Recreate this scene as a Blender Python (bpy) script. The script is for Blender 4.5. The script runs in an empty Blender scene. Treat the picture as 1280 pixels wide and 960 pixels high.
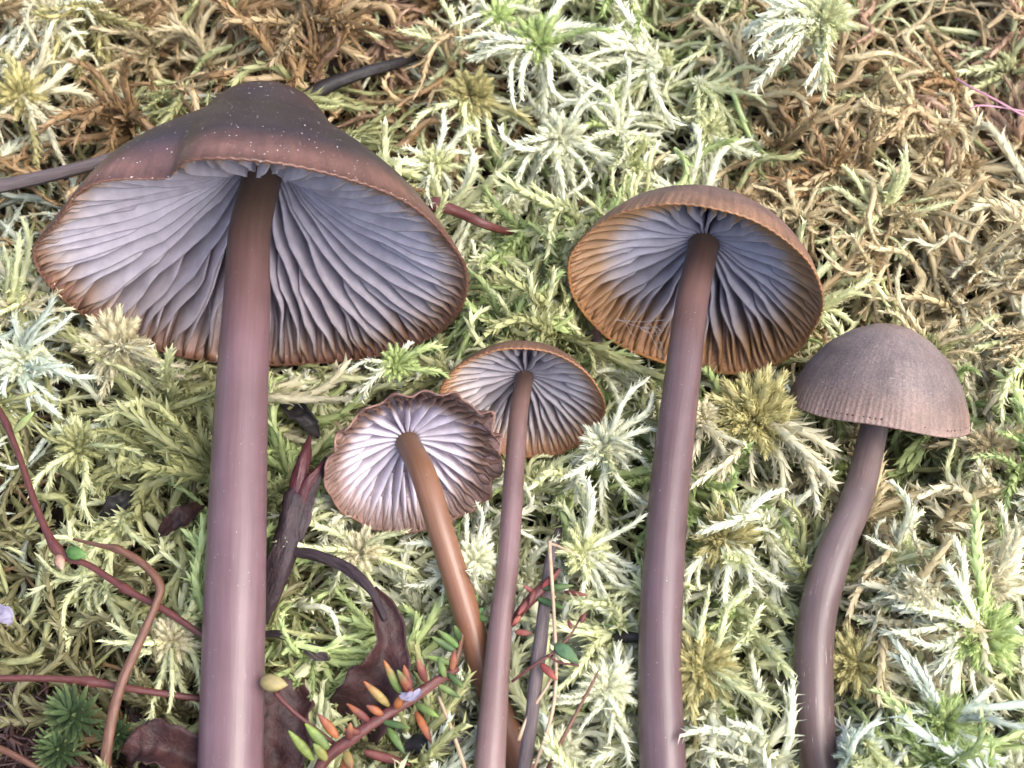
import bpy, math, random
import numpy as np
from mathutils import Vector, Matrix, Euler

random.seed(7)
rng = np.random.default_rng(11)
scene = bpy.context.scene
scene.unit_settings.system = 'METRIC'
scene.unit_settings.scale_length = 0.01          # one unit is one centimetre
COL = scene.collection

# ------------------------------------------------------------------ camera
DIST = 20.0
TILT = math.radians(30)
AIM = Vector((0, 0, 0.6))
cam_d = bpy.data.cameras.new('camera')
cam = bpy.data.objects.new('camera', cam_d)
COL.objects.link(cam)
cam.location = AIM + DIST * Vector((0, -math.sin(TILT), math.cos(TILT)))
cam.rotation_euler = (TILT, 0, 0)
cam_d.sensor_width = 36
cam_d.lens = 36 * DIST / 12.8
cam_d.clip_start = 0.1
cam_d.clip_end = 1000
cam_d.dof.use_dof = True
cam_d.dof.focus_distance = DIST - 0.6
cam_d.dof.aperture_fstop = 0.45
scene.camera = cam

# ------------------------------------------------------------------ light
world = bpy.data.worlds.new('World')
scene.world = world
world.use_nodes = True
wn = world.node_tree
bg = wn.nodes['Background']
sky = wn.nodes.new('ShaderNodeTexSky')
sky.sky_type = 'NISHITA'
sky.sun_disc = False
SUN_EL, SUN_AZ = math.radians(56), math.radians(112)    # azimuth clockwise from +Y
sky.sun_elevation = SUN_EL
sky.sun_rotation = SUN_AZ
sky.air_density = 1.0
sky.dust_density = 4.0
sky.ozone_density = 1.0
bg.inputs['Strength'].default_value = 0.15
wn.links.new(sky.outputs[0], bg.inputs[0])
sun_d = bpy.data.lights.new('sun', 'SUN')
sun_d.energy = 1.4
sun_d.angle = math.radians(55)
sun_d.color = (1.0, 0.97, 0.92)
sun = bpy.data.objects.new('sun', sun_d)
COL.objects.link(sun)
sd = Vector((math.sin(SUN_AZ) * math.cos(SUN_EL), math.cos(SUN_AZ) * math.cos(SUN_EL), math.sin(SUN_EL)))
sun.rotation_euler = sd.to_track_quat('Z', 'Y').to_euler()
sun.location = sd * 60
vs = scene.view_settings
vs.view_transform = 'Standard'
vs.look = 'None'
vs.exposure = 1.6
vs.gamma = 1
scene.render.engine = 'CYCLES'
scene.cycles.use_denoising = True
scene.cycles.max_bounces = 8
scene.cycles.transmission_bounces = 4
scene.cycles.diffuse_bounces = 6

# ------------------------------------------------------------------ pixel helpers
CR = Matrix.Rotation(TILT, 3, 'X')
CRn = np.array(CR)
CL = np.array(cam.location)

def ray(px, py):
    return CR @ Vector(((px - 640) / 100, (480 - py) / 100, -DIST))

def P(px, py, h):
    """point of the place at height h seen at a photograph pixel"""
    d = ray(px, py)
    t = (h - cam.location.z) / d.z
    return cam.location + d * t

def depth_of(p):
    return -(CR.transposed() @ (Vector(p) - cam.location)).z

def project(pts):
    q = (np.asarray(pts, float) - CL) @ CRn
    dep = -q[..., 2]
    px = 640 + q[..., 0] / dep * DIST * 100
    py = 480 - q[..., 1] / dep * DIST * 100
    return px, py, dep

def upp(p):
    """world units per 100 photograph pixels at point p"""
    return depth_of(p) / DIST

# ------------------------------------------------------------------ materials
def new_mat(name):
    m = bpy.data.materials.new(name)
    m.use_nodes = True
    nt = m.node_tree
    b = nt.nodes['Principled BSDF']
    return m, nt, b

def attr_color(nt, name='Col'):
    a = nt.nodes.new('ShaderNodeAttribute')
    a.attribute_name = name
    return a.outputs['Color']

def mixrgb(nt, mode, fac, a, b):
    n = nt.nodes.new('ShaderNodeMix')
    n.data_type = 'RGBA'
    n.blend_type = mode
    for sock, v in ((n.inputs['Factor'], fac), (n.inputs['A'], a), (n.inputs['B'], b)):
        if hasattr(v, 'is_linked') or isinstance(v, bpy.types.NodeSocket):
            nt.links.new(v, sock)
        else:
            sock.default_value = v if not isinstance(v, tuple) else (*v, 1)
    return n.outputs['Result']

def noise(nt, scale, detail=3, rough=0.55, vec=None):
    n = nt.nodes.new('ShaderNodeTexNoise')
    n.inputs['Scale'].default_value = scale
    n.inputs['Detail'].default_value = detail
    n.inputs['Roughness'].default_value = rough
    if vec is not None:
        nt.links.new(vec, n.inputs['Vector'])
    return n.outputs['Fac']

def ramp(nt, fac, stops):
    r = nt.nodes.new('ShaderNodeValToRGB')
    el = r.color_ramp.elements
    while len(el) < len(stops):
        el.new(0.5)
    for e, (p, c) in zip(el, stops):
        e.position = p
        e.color = (*c, 1) if len(c) == 3 else c
    nt.links.new(fac, r.inputs['Fac'])
    return r.outputs['Color']

def bump(nt, b, height, strength, dist):
    n = nt.nodes.new('ShaderNodeBump')
    n.inputs['Strength'].default_value = strength
    n.inputs['Distance'].default_value = dist
    nt.links.new(height, n.inputs['Height'])
    nt.links.new(n.outputs[0], b.inputs['Normal'])

def texco(nt, which='Object'):
    return nt.nodes.new('ShaderNodeTexCoord').outputs[which]

def scaled(nt, vec, s):
    m = nt.nodes.new('ShaderNodeMapping')
    m.inputs['Scale'].default_value = s
    nt.links.new(vec, m.inputs['Vector'])
    return m.outputs[0]

def moss_material():
    m, nt, b = new_mat('sphagnum')
    info = nt.nodes.new('ShaderNodeObjectInfo')
    c = mixrgb(nt, 'MULTIPLY', 1.0, attr_color(nt), info.outputs['Color'])
    v = noise(nt, 9.0, 2, vec=texco(nt))
    c = mixrgb(nt, 'MULTIPLY', 1.0, c, ramp(nt, v, [(0.3, (0.88, 0.88, 0.86)), (0.7, (1.08, 1.08, 1.07))]))
    nt.links.new(c, b.inputs['Base Color'])
    b.inputs['Roughness'].default_value = 0.42
    b.inputs['Specular IOR Level'].default_value = 0.4
    tr = nt.nodes.new('ShaderNodeBsdfTranslucent')
    nt.links.new(c, tr.inputs['Color'])
    mx = nt.nodes.new('ShaderNodeMixShader')
    mx.inputs[0].default_value = 0.36
    nt.links.new(b.outputs[0], mx.inputs[1])
    nt.links.new(tr.outputs[0], mx.inputs[2])
    nt.links.new(mx.outputs[0], nt.nodes['Material Output'].inputs['Surface'])
    return m

def stem_material():
    m, nt, b = new_mat('stipe')
    uv = texco(nt, 'UV')
    streak = noise(nt, 1.0, 4, 0.6, scaled(nt, uv, (34, 0.9, 1)))
    c = mixrgb(nt, 'MULTIPLY', 1.0, attr_color(nt), ramp(nt, streak, [(0.25, (0.86, 0.83, 0.83)), (0.5, (1, 1, 1)), (0.75, (1.09, 1.09, 1.10))]))
    blot = noise(nt, 1.3, 3, vec=texco(nt))
    c = mixrgb(nt, 'MULTIPLY', 1.0, c, ramp(nt, blot, [(0.3, (0.85, 0.82, 0.80)), (0.7, (1.12, 1.1, 1.12))]))
    fine = noise(nt, 1.0, 3, 0.7, scaled(nt, uv, (90, 3.0, 1)))
    fib = ramp(nt, fine, [(0.64, (0, 0, 0)), (0.74, (1, 1, 1))])
    av = nt.nodes.new('ShaderNodeAttribute'); av.attribute_name = 'Fib'
    fm = nt.nodes.new('ShaderNodeMath'); fm.operation = 'MULTIPLY'
    nt.links.new(fib, fm.inputs[0]); nt.links.new(av.outputs['Fac'], fm.inputs[1])
    c = mixrgb(nt, 'MIX', fm.outputs[0], c, (0.62, 0.55, 0.56))
    speck = noise(nt, 46, 1, vec=texco(nt))
    c = mixrgb(nt, 'MIX', ramp(nt, speck, [(0.79, (0, 0, 0)), (0.805, (0.7, 0.7, 0.7))]), c, (0.75, 0.72, 0.72))
    nt.links.new(c, b.inputs['Base Color'])
    b.inputs['Roughness'].default_value = 0.34
    b.inputs['Specular IOR Level'].default_value = 0.38
    b.inputs['Subsurface Weight'].default_value = 0.5
    b.inputs['Subsurface Radius'].default_value = (0.5, 0.22, 0.2)
    b.inputs['Subsurface Scale'].default_value = 0.25
    bump(nt, b, streak, 0.14, 0.03)
    return m

def cap_material(name, rough, speck_amt, streak_amt, coat=0.0, dust=0.8):
    m, nt, b = new_mat(name)
    uv = texco(nt, 'UV')
    obj = texco(nt)
    st = noise(nt, 1.0, 3, 0.6, scaled(nt, uv, (110, 3.5, 1)))
    c = mixrgb(nt, 'MULTIPLY', streak_amt, attr_color(nt), ramp(nt, st, [(0.3, (0.6, 0.58, 0.58)), (0.7, (1.35, 1.33, 1.35))]))
    n1 = noise(nt, 2.2, 5, 0.6, obj)
    c = mixrgb(nt, 'MULTIPLY', 1.0, c, ramp(nt, n1, [(0.3, (0.72, 0.70, 0.72)), (0.7, (1.25, 1.22, 1.22))]))
    n2 = noise(nt, 38, 2, 0.7, obj)
    c = mixrgb(nt, 'MULTIPLY', speck_amt, c, ramp(nt, n2, [(0.35, (0.55, 0.53, 0.53)), (0.5, (1, 1, 1)), (0.68, (1.6, 1.55, 1.55))]))
    n3 = noise(nt, 34, 0, vec=obj)
    c = mixrgb(nt, 'MIX', ramp(nt, n3, [(0.815, (0, 0, 0)), (0.825, (dust, dust, dust))]), c, (0.75, 0.72, 0.7))
    nt.links.new(c, b.inputs['Base Color'])
    b.inputs['Roughness'].default_value = rough
    b.inputs['Coat Weight'].default_value = coat
    b.inputs['Coat Roughness'].default_value = 0.3
    b.inputs['Subsurface Weight'].default_value = 0.13
    b.inputs['Subsurface Radius'].default_value = (0.4, 0.2, 0.15)
    b.inputs['Subsurface Scale'].default_value = 0.15
    bump(nt, b, n2, 0.25, 0.02)
    return m

def gill_material():
    m, nt, b = new_mat('gill_flesh')
    v = noise(nt, 5, 3, vec=texco(nt))
    c = mixrgb(nt, 'MULTIPLY', 1.0, attr_color(nt), ramp(nt, v, [(0.3, (0.85, 0.83, 0.85)), (0.7, (1.12, 1.12, 1.12))]))
    nt.links.new(c, b.inputs['Base Color'])
    b.inputs['Roughness'].default_value = 0.5
    tr = nt.nodes.new('ShaderNodeBsdfTranslucent')
    nt.links.new(c, tr.inputs['Color'])
    mx = nt.nodes.new('ShaderNodeMixShader')
    mx.inputs[0].default_value = 0.42
    nt.links.new(b.outputs[0], mx.inputs[1])
    nt.links.new(tr.outputs[0], mx.inputs[2])
    nt.links.new(mx.outputs[0], nt.nodes['Material Output'].inputs['Surface'])
    return m

def plain(name, dark, light, scale=6, rough=0.6, stretch=(1, 1, 1), bmp=0.3, dist=0.03, spec=0.4, trans=0.0, co='Object'):
    m, nt, b = new_mat(name)
    v = noise(nt, scale, 5, 0.65, scaled(nt, texco(nt, co), stretch))
    c = ramp(nt, v, [(0.28, dark), (0.72, light)])
    nt.links.new(c, b.inputs['Base Color'])
    b.inputs['Roughness'].default_value = rough
    b.inputs['Specular IOR Level'].default_value = spec
    bump(nt, b, v, bmp, dist)
    if trans:
        tr = nt.nodes.new('ShaderNodeBsdfTranslucent')
        nt.links.new(c, tr.inputs['Color'])
        mx = nt.nodes.new('ShaderNodeMixShader')
        mx.inputs[0].default_value = trans
        nt.links.new(b.outputs[0], mx.inputs[1])
        nt.links.new(tr.outputs[0], mx.inputs[2])
        nt.links.new(mx.outputs[0], nt.nodes['Material Output'].inputs['Surface'])
    return m

def tinted(name, rough=0.4, trans=0.2):
    """colour of the mesh attribute, for small leaves"""
    m, nt, b = new_mat(name)
    v = noise(nt, 14, 3, vec=texco(nt))
    c = mixrgb(nt, 'MULTIPLY', 1.0, attr_color(nt), ramp(nt, v, [(0.3, (0.7, 0.7, 0.7)), (0.7, (1.2, 1.2, 1.2))]))
    nt.links.new(c, b.inputs['Base Color'])
    b.inputs['Roughness'].default_value = rough
    bump(nt, b, v, 0.15, 0.02)
    if trans:
        tr = nt.nodes.new('ShaderNodeBsdfTranslucent')
        nt.links.new(c, tr.inputs['Color'])
        mx = nt.nodes.new('ShaderNodeMixShader')
        mx.inputs[0].default_value = trans
        nt.links.new(b.outputs[0], mx.inputs[1])
        nt.links.new(tr.outputs[0], mx.inputs[2])
        nt.links.new(mx.outputs[0], nt.nodes['Material Output'].inputs['Surface'])
    return m

M_MOSS = moss_material()
M_STEM = stem_material()
M_CAP_WET = cap_material('cap_moist', 0.47, 0.25, 0.2, 0.12)
M_CAP_DRY = cap_material('cap_pruinose', 0.62, 0.5, 0.5, dust=0.15)
M_GILL = gill_material()
M_SOIL = plain('peat', (0.012, 0.008, 0.006), (0.05, 0.03, 0.02), 4, 0.85, bmp=0.8, dist=0.15)
M_LEAF = tinted('small_leaf', 0.6)
M_TWIG_GREY = plain('weathered_twig', (0.050, 0.037, 0.040), (0.130, 0.100, 0.100), 1.0, 0.65, (40, 3, 1), 0.6, 0.03, co='UV')
M_TWIG_RED = plain('red_runner', (0.045, 0.011, 0.012), (0.120, 0.037, 0.030), 1.0, 0.45, (20, 8, 1), 0.4, 0.02, co='UV')
M_TWIG_BROWN = plain('brown_stalk', (0.055, 0.022, 0.014), (0.154, 0.072, 0.044), 1.0, 0.5, (16, 6, 1), 0.4, 0.02, co='UV')
M_TWIG_DARK = plain('dark_wood', (0.006, 0.003, 0.005), (0.038, 0.019, 0.023), 1.0, 0.55, (14, 5, 1), 0.8, 0.05, co='UV')
M_TWIG_BLACK = plain('blackish_stick', (0.005, 0.005, 0.005), (0.023, 0.018, 0.020), 5, 0.6, bmp=0.6, dist=0.05)
M_STRAW = plain('straw', (0.238, 0.154, 0.091), (0.406, 0.308, 0.210), 6, 0.5)
M_DEAD = plain('dead_leaf', (0.013, 0.005, 0.005), (0.059, 0.020, 0.018), 5, 0.6, bmp=0.7, dist=0.06, trans=0.1)
M_THREAD = plain('pale_thread', (0.45, 0.44, 0.45), (0.6, 0.58, 0.6), 6, 0.5, trans=0.3)
M_PINK = plain('pink_thread', (0.30, 0.13, 0.18), (0.42, 0.22, 0.28), 6, 0.5)
M_PETAL = plain('petal', (0.20, 0.18, 0.26), (0.30, 0.28, 0.36), 6, 0.55, trans=0.3)
M_LITTER = plain('peat_litter', (0.006, 0.004, 0.004), (0.040, 0.020, 0.018), 5, 0.7, bmp=0.5, dist=0.05)

# ------------------------------------------------------------------ object helpers
def mesh_np(name, verts, tris, col=None, smooth=True, uv=None, fib=None):
    verts = np.asarray(verts, np.float32)
    tris = np.asarray(tris, np.int32)
    k = tris.shape[1]
    me = bpy.data.meshes.new(name)
    me.vertices.add(len(verts))
    me.vertices.foreach_set('co', verts.ravel())
    me.loops.add(tris.size)
    me.loops.foreach_set('vertex_index', tris.ravel())
    me.polygons.add(len(tris))
    me.polygons.foreach_set('loop_start', np.arange(0, tris.size, k, dtype=np.int32))
    if smooth:
        me.polygons.foreach_set('use_smooth', np.ones(len(tris), bool))
    me.update(calc_edges=True)
    if col is not None:
        a = me.color_attributes.new('Col', 'FLOAT_COLOR', 'POINT')
        c = np.ones((len(verts), 4), np.float32)
        c[:, :3] = col
        a.data.foreach_set('color', c.ravel())
    if fib is not None:
        a = me.attributes.new('Fib', 'FLOAT', 'POINT')
        a.data.foreach_set('value', np.asarray(fib, np.float32))
    if uv is not None:
        l = me.uv_layers.new(name='UVMap')
        l.data.foreach_set('uv', np.asarray(uv, np.float32)[tris.ravel()].ravel())
    return me

def obj(name, me, mat, parent=None, loc=None):
    o = bpy.data.objects.new(name, me)
    COL.objects.link(o)
    if me is not None and not me.materials:
        me.materials.append(mat)
    if parent is not None:
        o.parent = parent
    if loc is not None:
        o.location = loc
    return o

def tag(o, label, cat, group=None, kind=None):
    o['label'] = label
    o['category'] = cat
    if group:
        o['group'] = group
    if kind:
        o['kind'] = kind
    return o

def empty(name, loc=(0, 0, 0)):
    o = bpy.data.objects.new(name, None)
    COL.objects.link(o)
    o.location = loc
    o.empty_display_size = 0.2
    return o

def catmull(pts, n):
    pts = np.asarray(pts, float)
    k = len(pts)
    ext = np.vstack([2 * pts[0] - pts[1], pts, 2 * pts[-1] - pts[-2]])
    u = np.linspace(0, k - 1 - 1e-6, n)
    i = u.astype(int)
    f = (u - i)[:, None]
    p0, p1, p2, p3 = ext[i], ext[i + 1], ext[i + 2], ext[i + 3]
    return 0.5 * (2 * p1 + (p2 - p0) * f + (2 * p0 - 5 * p1 + 4 * p2 - p3) * f ** 2 + (3 * p1 - p0 - 3 * p2 + p3) * f ** 3)

def norm(v):
    return v / np.maximum(np.linalg.norm(v, axis=-1, keepdims=True), 1e-9)

def frames(path):
    T = norm(np.gradient(path, axis=0))
    ref = np.array([0.13, 0.07, 1.0]); ref /= np.linalg.norm(ref)
    if abs(T @ ref).max() > 0.93:
        ref = np.array([1.0, 0.1, 0.05])
    A = norm(np.cross(T, ref))
    B = np.cross(A, T)
    return T, A, B

def tube_arrays(path, rad, sides=10, wob=0.0, seed=0, cap_ends=True):
    """swept round section; returns verts, quads, uv (u round, v along)"""
    path = np.asarray(path, float)
    n = len(path)
    T, A, B = frames(path)
    r_ = np.random.default_rng(seed)
    ang = np.linspace(0, 2 * np.pi, sides + 1)
    R = np.asarray(rad, float)[:, None] * np.ones(sides + 1)
    if wob:
        ph = r_.uniform(0, 6.28, 6)
        tt = np.linspace(0, 1, n)[:, None]
        R = R * (1 + wob * (np.sin(2 * ang + ph[0] + 5 * tt) + 0.6 * np.sin(3 * ang + ph[1] - 9 * tt) + 0.5 * np.sin(4 * ang + ph[4] + 14 * tt) + 0.35 * np.sin(13 * tt + ph[2]) + 0.15 * np.sin(41 * tt + ph[3])))
        R[:, -1] = R[:, 0]
    V = path[:, None, :] + R[..., None] * (np.cos(ang)[None, :, None] * A[:, None, :] + np.sin(ang)[None, :, None] * B[:, None, :])
    ln = np.concatenate([[0], np.cumsum(np.linalg.norm(np.diff(path, axis=0), axis=1))])
    uv = np.stack(np.broadcast_arrays(ang[None, :] / (2 * np.pi), ln[:, None]), -1).reshape(-1, 2)
    i = np.arange(n - 1)[:, None] * (sides + 1) + np.arange(sides)[None, :]
    q = np.stack([i, i + 1, i + sides + 2, i + sides + 1], -1).reshape(-1, 4)
    V = V.reshape(-1, 3)
    if cap_ends:
        c0, c1 = len(V), len(V) + 1
        V = np.vstack([V, path[0] - T[0] * rad[0] * 0.4, path[-1] + T[-1] * rad[-1] * 0.4])
        uv = np.vstack([uv, [0.5, 0], [0.5, ln[-1]]])
        a = np.arange(sides)
        e = (n - 1) * (sides + 1)
        q = np.vstack([q, np.stack([a + 1, a, np.full(sides, c0), np.full(sides, c0)], -1), np.stack([e + a, e + a + 1, np.full(sides, c1), np.full(sides, c1)], -1)])
    return V, q, uv

def to_tris(q):
    t = np.vstack([q[:, [0, 1, 2]], q[:, [0, 2, 3]]])
    ok = (t[:, 0] != t[:, 1]) & (t[:, 1] != t[:, 2]) & (t[:, 0] != t[:, 2])
    return t[ok]

def px_path(pts, n):
    """pts: (px, py, height, width in photograph pixels) -> path, radii"""
    w = [P(a, b, c) for a, b, c, d in pts]
    rad = [d / 200 * upp(p) for (a, b, c, d), p in zip(pts, w)]
    arr = catmull(np.hstack([np.array([list(p) for p in w]), np.array(rad)[:, None]]), n)
    return arr[:, :3], np.maximum(arr[:, 3], 0.004)

# ------------------------------------------------------------------ mushrooms (placed first: the moss gives way to them)
CAPS, STEMS = [], []        # for keeping moss out of them

def smooth_prof(pts, r):
    """monotone-ish smooth interpolation of a profile"""
    pts = np.asarray(pts, float)
    rr = np.linspace(pts[0, 0], pts[-1, 0], 400)
    z = np.interp(rr, pts[:, 0], pts[:, 1])
    k = np.hanning(25); k /= k.sum()
    zp = np.concatenate([2 * z[0] - z[12:0:-1] if abs(pts[0, 0]) > 1e-6 else z[12:0:-1], z, 2 * z[-1] - z[-2:-14:-1]])
    zs = np.convolve(zp, k, 'valid')
    return np.interp(r, rr, zs)

def lerp_cols(t, stops):
    xs = [s[0] for s in stops]
    cs = np.array([s[1] for s in stops])
    return np.stack([np.interp(t, xs, cs[:, i]) for i in range(3)], -1)

def mushroom(label, center, h, Rpx, psi, tau, prof, low, stem_pts, n_gill, tiers, cap_cols, gill_cols, stem_cols,
             cap_mat, wave=0.05, rim_wave=0.0, notch=None, fib=0.2, seed=1, crinkle=0.0, gill_scale=1.0, thick=0.05, lop=None):
    r_ = np.random.default_rng(seed)
    drop = 0.38
    h -= drop
    stem_pts = [(x, y, max(z - drop, 0.1), w) for x, y, z, w in stem_pts]
    c = P(*center, h)
    k = upp(c)
    R = Rpx / 100 * k
    psi, tau = math.radians(psi), math.radians(tau)
    a = CR @ Vector((math.cos(tau) * math.sin(psi), math.cos(tau) * math.cos(psi), -math.sin(tau)))
    e1 = CR @ Vector((1, 0, 0))
    e1 = (e1 - a * e1.dot(a)).normalized()
    e2 = a.cross(e1)
    cn, an, e1n, e2n = (np.array(v) for v in (c, a, e1, e2))
    prof = np.array(prof) * k
    low = np.array(low) * k
    prof_r = prof[-1, 0]
    prof[:, 0] *= R / prof_r
    low[:, 0] *= R / prof_r
    zo = lambda r: smooth_prof(prof, r)
    zl = lambda r: smooth_prof(low, r)
    th = lambda r: thick * k * (1.6 - 1.1 * r / R)
    ph = r_.uniform(0, 6.28, 8)

    def warp(r, phi, z):
        """irregular rim, shared by cap and gills"""
        t = np.clip(r / R, 0, 1)
        edge = t ** 3
        f = 1 + edge * (rim_wave * (np.sin(2 * phi + ph[0]) + 0.7 * np.sin(3 * phi + ph[1]) + 0.5 * np.sin(5 * phi + ph[2]) + 0.25 * np.sin(11 * phi + ph[5])))
        dz = edge * R * rim_wave * 0.9 * (np.sin(3 * phi + ph[3]) + 0.6 * np.sin(5 * phi + ph[4]))
        f = f + (0.0 if crinkle else 0.006) * t ** 14 * np.sin(phi * n_gill * 4)
        if crinkle:
            e8 = t ** 4 * (0.25 + 0.75 * np.clip(0.5 + 0.8 * np.cos(phi + 1.05), 0, 1))
            f = f + e8 * crinkle * (np.sin(13 * phi + ph[6] + 1.5 * np.sin(3 * phi)) + 0.5 * np.sin(21 * phi + ph[7]))
            dz = dz + e8 * crinkle * R * 1.2 * np.sin(17 * phi + 2.0 * np.sin(2 * phi + ph[1]))
        if notch:
            for pn, wl, wr, amp, lift in notch:
                d = (phi - pn + np.pi) % (2 * np.pi) - np.pi
                g = np.where(d < 0, np.exp(-(d / wl) ** 2), np.exp(-(d / wr) ** 2)) * t ** 4
                f = f - amp * g
                dz = dz + lift * R * g
        r = r * f
        return cn + r[..., None] * (np.cos(phi)[..., None] * e1n + np.sin(phi)[..., None] * e2n) + (z + dz)[..., None] * an

    # stem path: from the base up to the cap flesh
    sp = [list(P(x, y, z)) for x, y, z, w in stem_pts]
    sr = [w / 200 * upp(p) for (x, y, z, w), p in zip(stem_pts, sp)]
    att = low[0, 1]
    sp += [list(cn + an * (att * 0.9)), list(cn + an * (zo(np.array([0.0]))[0] - thick * k * 2.2))]
    sr += [sr[-1] * 0.98, sr[-1] * 1.0]
    arr = catmull(np.hstack([np.array(sp), np.array(sr)[:, None]]), 64)
    path, rad = arr[:, :3], arr[:, 3]
    base = path[0].copy()
    root = empty('mushroom', base)
    tag(root, label, 'mushroom', 'brown bonnet mushrooms laid on the moss')
    V, q, uv = tube_arrays(path, rad, 32, 0.016, seed)
    tt = np.concatenate([np.repeat(np.linspace(0, 1, 64), 33), [0, 1]])
    sc_ = lerp_cols(tt, stem_cols)
    obj('stem', mesh_np('stem', V - base, to_tris(q), sc_, uv=uv, fib=np.full(len(V), fib) * np.clip(1.3 - tt, 0.2, 1)), M_STEM, root)
    STEMS.append((path, rad))

    # cap shell
    nr, na = 44, 360
    r = R * np.linspace(0, 1, nr) ** 0.9
    r[0] = R * 0.002
    phi = np.linspace(0, 2 * np.pi, na + 1)
    rr, pp = np.meshgrid(r, phi, indexing='ij')
    zz_o = zo(rr)
    zz_i = zo(rr) - th(rr)
    out = warp(rr, pp, zz_o)
    inn = warp(rr * 0.992, pp, zz_i)
    rimv = warp(np.full((1, na + 1), R * 1.004), phi[None], np.full((1, na + 1), zo(np.array([R]))[0] - th(np.array([R]))[0] * 0.5))
    V = np.vstack([out.reshape(-1, 3), rimv.reshape(-1, 3), inn[::-1].reshape(-1, 3)])
    rows = nr * 2 + 1
    i = np.arange(rows - 1)[:, None] * (na + 1) + np.arange(na)[None, :]
    q = np.stack([i, i + 1, i + na + 2, i + na + 1], -1).reshape(-1, 4)
    t_out = (rr / R).ravel()
    striae = np.sin(pp * n_gill * 2.0).ravel()
    co = lerp_cols(t_out, cap_cols[0]) * (1 + 0.09 * striae * np.clip((t_out - 0.85) / 0.15, 0, 1))[:, None]
    ci = lerp_cols((rr[::-1] / R).ravel(), cap_cols[1])
    C = np.vstack([co, np.tile(cap_cols[0][-1][1], (na + 1, 1)), ci])
    uv = np.stack([np.tile(phi / (2 * np.pi), rows), np.concatenate([t_out, np.ones(na + 1), (rr[::-1] / R).ravel()])], -1)
    cap = obj('cap', mesh_np('cap', V - base, to_tris(q), C, uv=uv), cap_mat, root)
    CAPS.append(dict(c=cn, a=an, R=R, H=prof[0, 1], prof=prof, verts=out.reshape(-1, 3)))

    # gills: long ones and shorter ones between them, each a plate of its own
    total = n_gill * (1 + sum(n for n, _ in tiers))
    step = 2 * np.pi / n_gill
    rs = rad[-6] * 0.85
    for g in range(n_gill):
        ang0 = g * step + r_.normal(0, step * 0.05)
        plates = [(ang0, rs)]
        for cnt, start in tiers:
            for j in range(cnt):
                off = {1: [0.5], 2: [0.25, 0.75], 4: [0.12, 0.37, 0.63, 0.88]}[cnt][j]
                plates.append((ang0 + step * (off + r_.normal(0, 0.03)), R * (start + r_.normal(0, 0.04))))
        for a0, r0 in plates:
            n = 15
            t = np.linspace(0, 1, n)
            r = r0 + (R * 0.985 - r0) * t
            zup = zo(r) - th(r) * 0.6
            lowz = zl(r)
            if r0 > rs * 1.5:                               # short gill: edge comes down from the cap
                f = np.clip((r - r0) / (R * 0.16), 0, 1) ** 0.7
                lowz = zup + (lowz - zup) * f * 0.93
            dep = np.maximum(zup - lowz, 0.012 * k)
            dep = dep * gill_scale
            fade = np.clip((R - r) / (R * 0.12), 0, 1) ** 0.6
            dep = np.minimum(dep, 0.05 * k + dep * fade)
            lowz = zup - dep
            p1, p2, p3 = r_.uniform(0, 6.28, 3)
            w = wave * k * np.clip(t * 4, 0, 1) * (np.sin(r / R * 8 + p1) + 0.45 * np.sin(r / R * 15 + p2) + 0.2 * np.sin(r / R * 31 + p3))
            lat_lo = w * np.clip(dep / (0.3 * k), 0.25, 1)
            if crinkle:
                lat_lo = lat_lo + crinkle * 0.9 * R * np.clip((r / R - 0.62) / 0.3, 0, 1) * np.sin(r / R * 34 + p2) * (0.2 + 0.8 * np.clip(0.5 + 0.8 * np.cos(a0 + 1.05), 0, 1))
            lat_up = lat_lo * 0.35
            th_up, th_lo = 0.034 * k, 0.014 * k
            rows_ = []
            for z, lat, hw in ((zup, lat_up, th_up), (zup - dep * 0.5, (lat_up + lat_lo) / 2, (th_up + th_lo) / 2), (lowz, lat_lo, th_lo)):
                for s in (-1, 1):
                    rows_.append(warp(r, a0 + (lat + s * hw) / np.maximum(r, rs), z))
            G = np.stack(rows_, 1)              # n, 6, 3   (upL upR midL midR loL loR)
            i = np.arange(n - 1)[:, None] * 6
            loop = np.array([[0, 2], [2, 4], [4, 5], [5, 3], [3, 1]])
            q = np.stack([i + loop[:, 0], i + loop[:, 1], i + 6 + loop[:, 1], i + 6 + loop[:, 0]], -1).reshape(-1, 4)
            e = (n - 1) * 6
            q = np.vstack([q, [[0, 1, 3, 2], [2, 3, 5, 4], [e + 1, e, e + 2, e + 3], [e + 3, e + 2, e + 4, e + 5]]])
            tone = r_.normal(1.14, 0.05)
            tl_ = r / R + r_.normal(0, 0.012)
            if lop:
                tl_ = tl_ + lop[0] * (math.cos(a0 - math.radians(lop[1])) - 0.35) * np.clip(r / R, 0, 1)
            gc = lerp_cols(np.clip(tl_, 0, 1), gill_cols) * tone
            C = np.repeat(gc[:, None, :], 6, 1)
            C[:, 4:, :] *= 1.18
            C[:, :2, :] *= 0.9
            obj('gill', mesh_np('gill', G.reshape(-1, 3) - base, to_tris(q), C.reshape(-1, 3)), M_GILL, cap)
    return root

BROWN_RIM = (0.26, 0.115, 0.055)
LILAC = (0.44, 0.40, 0.45)
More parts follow.
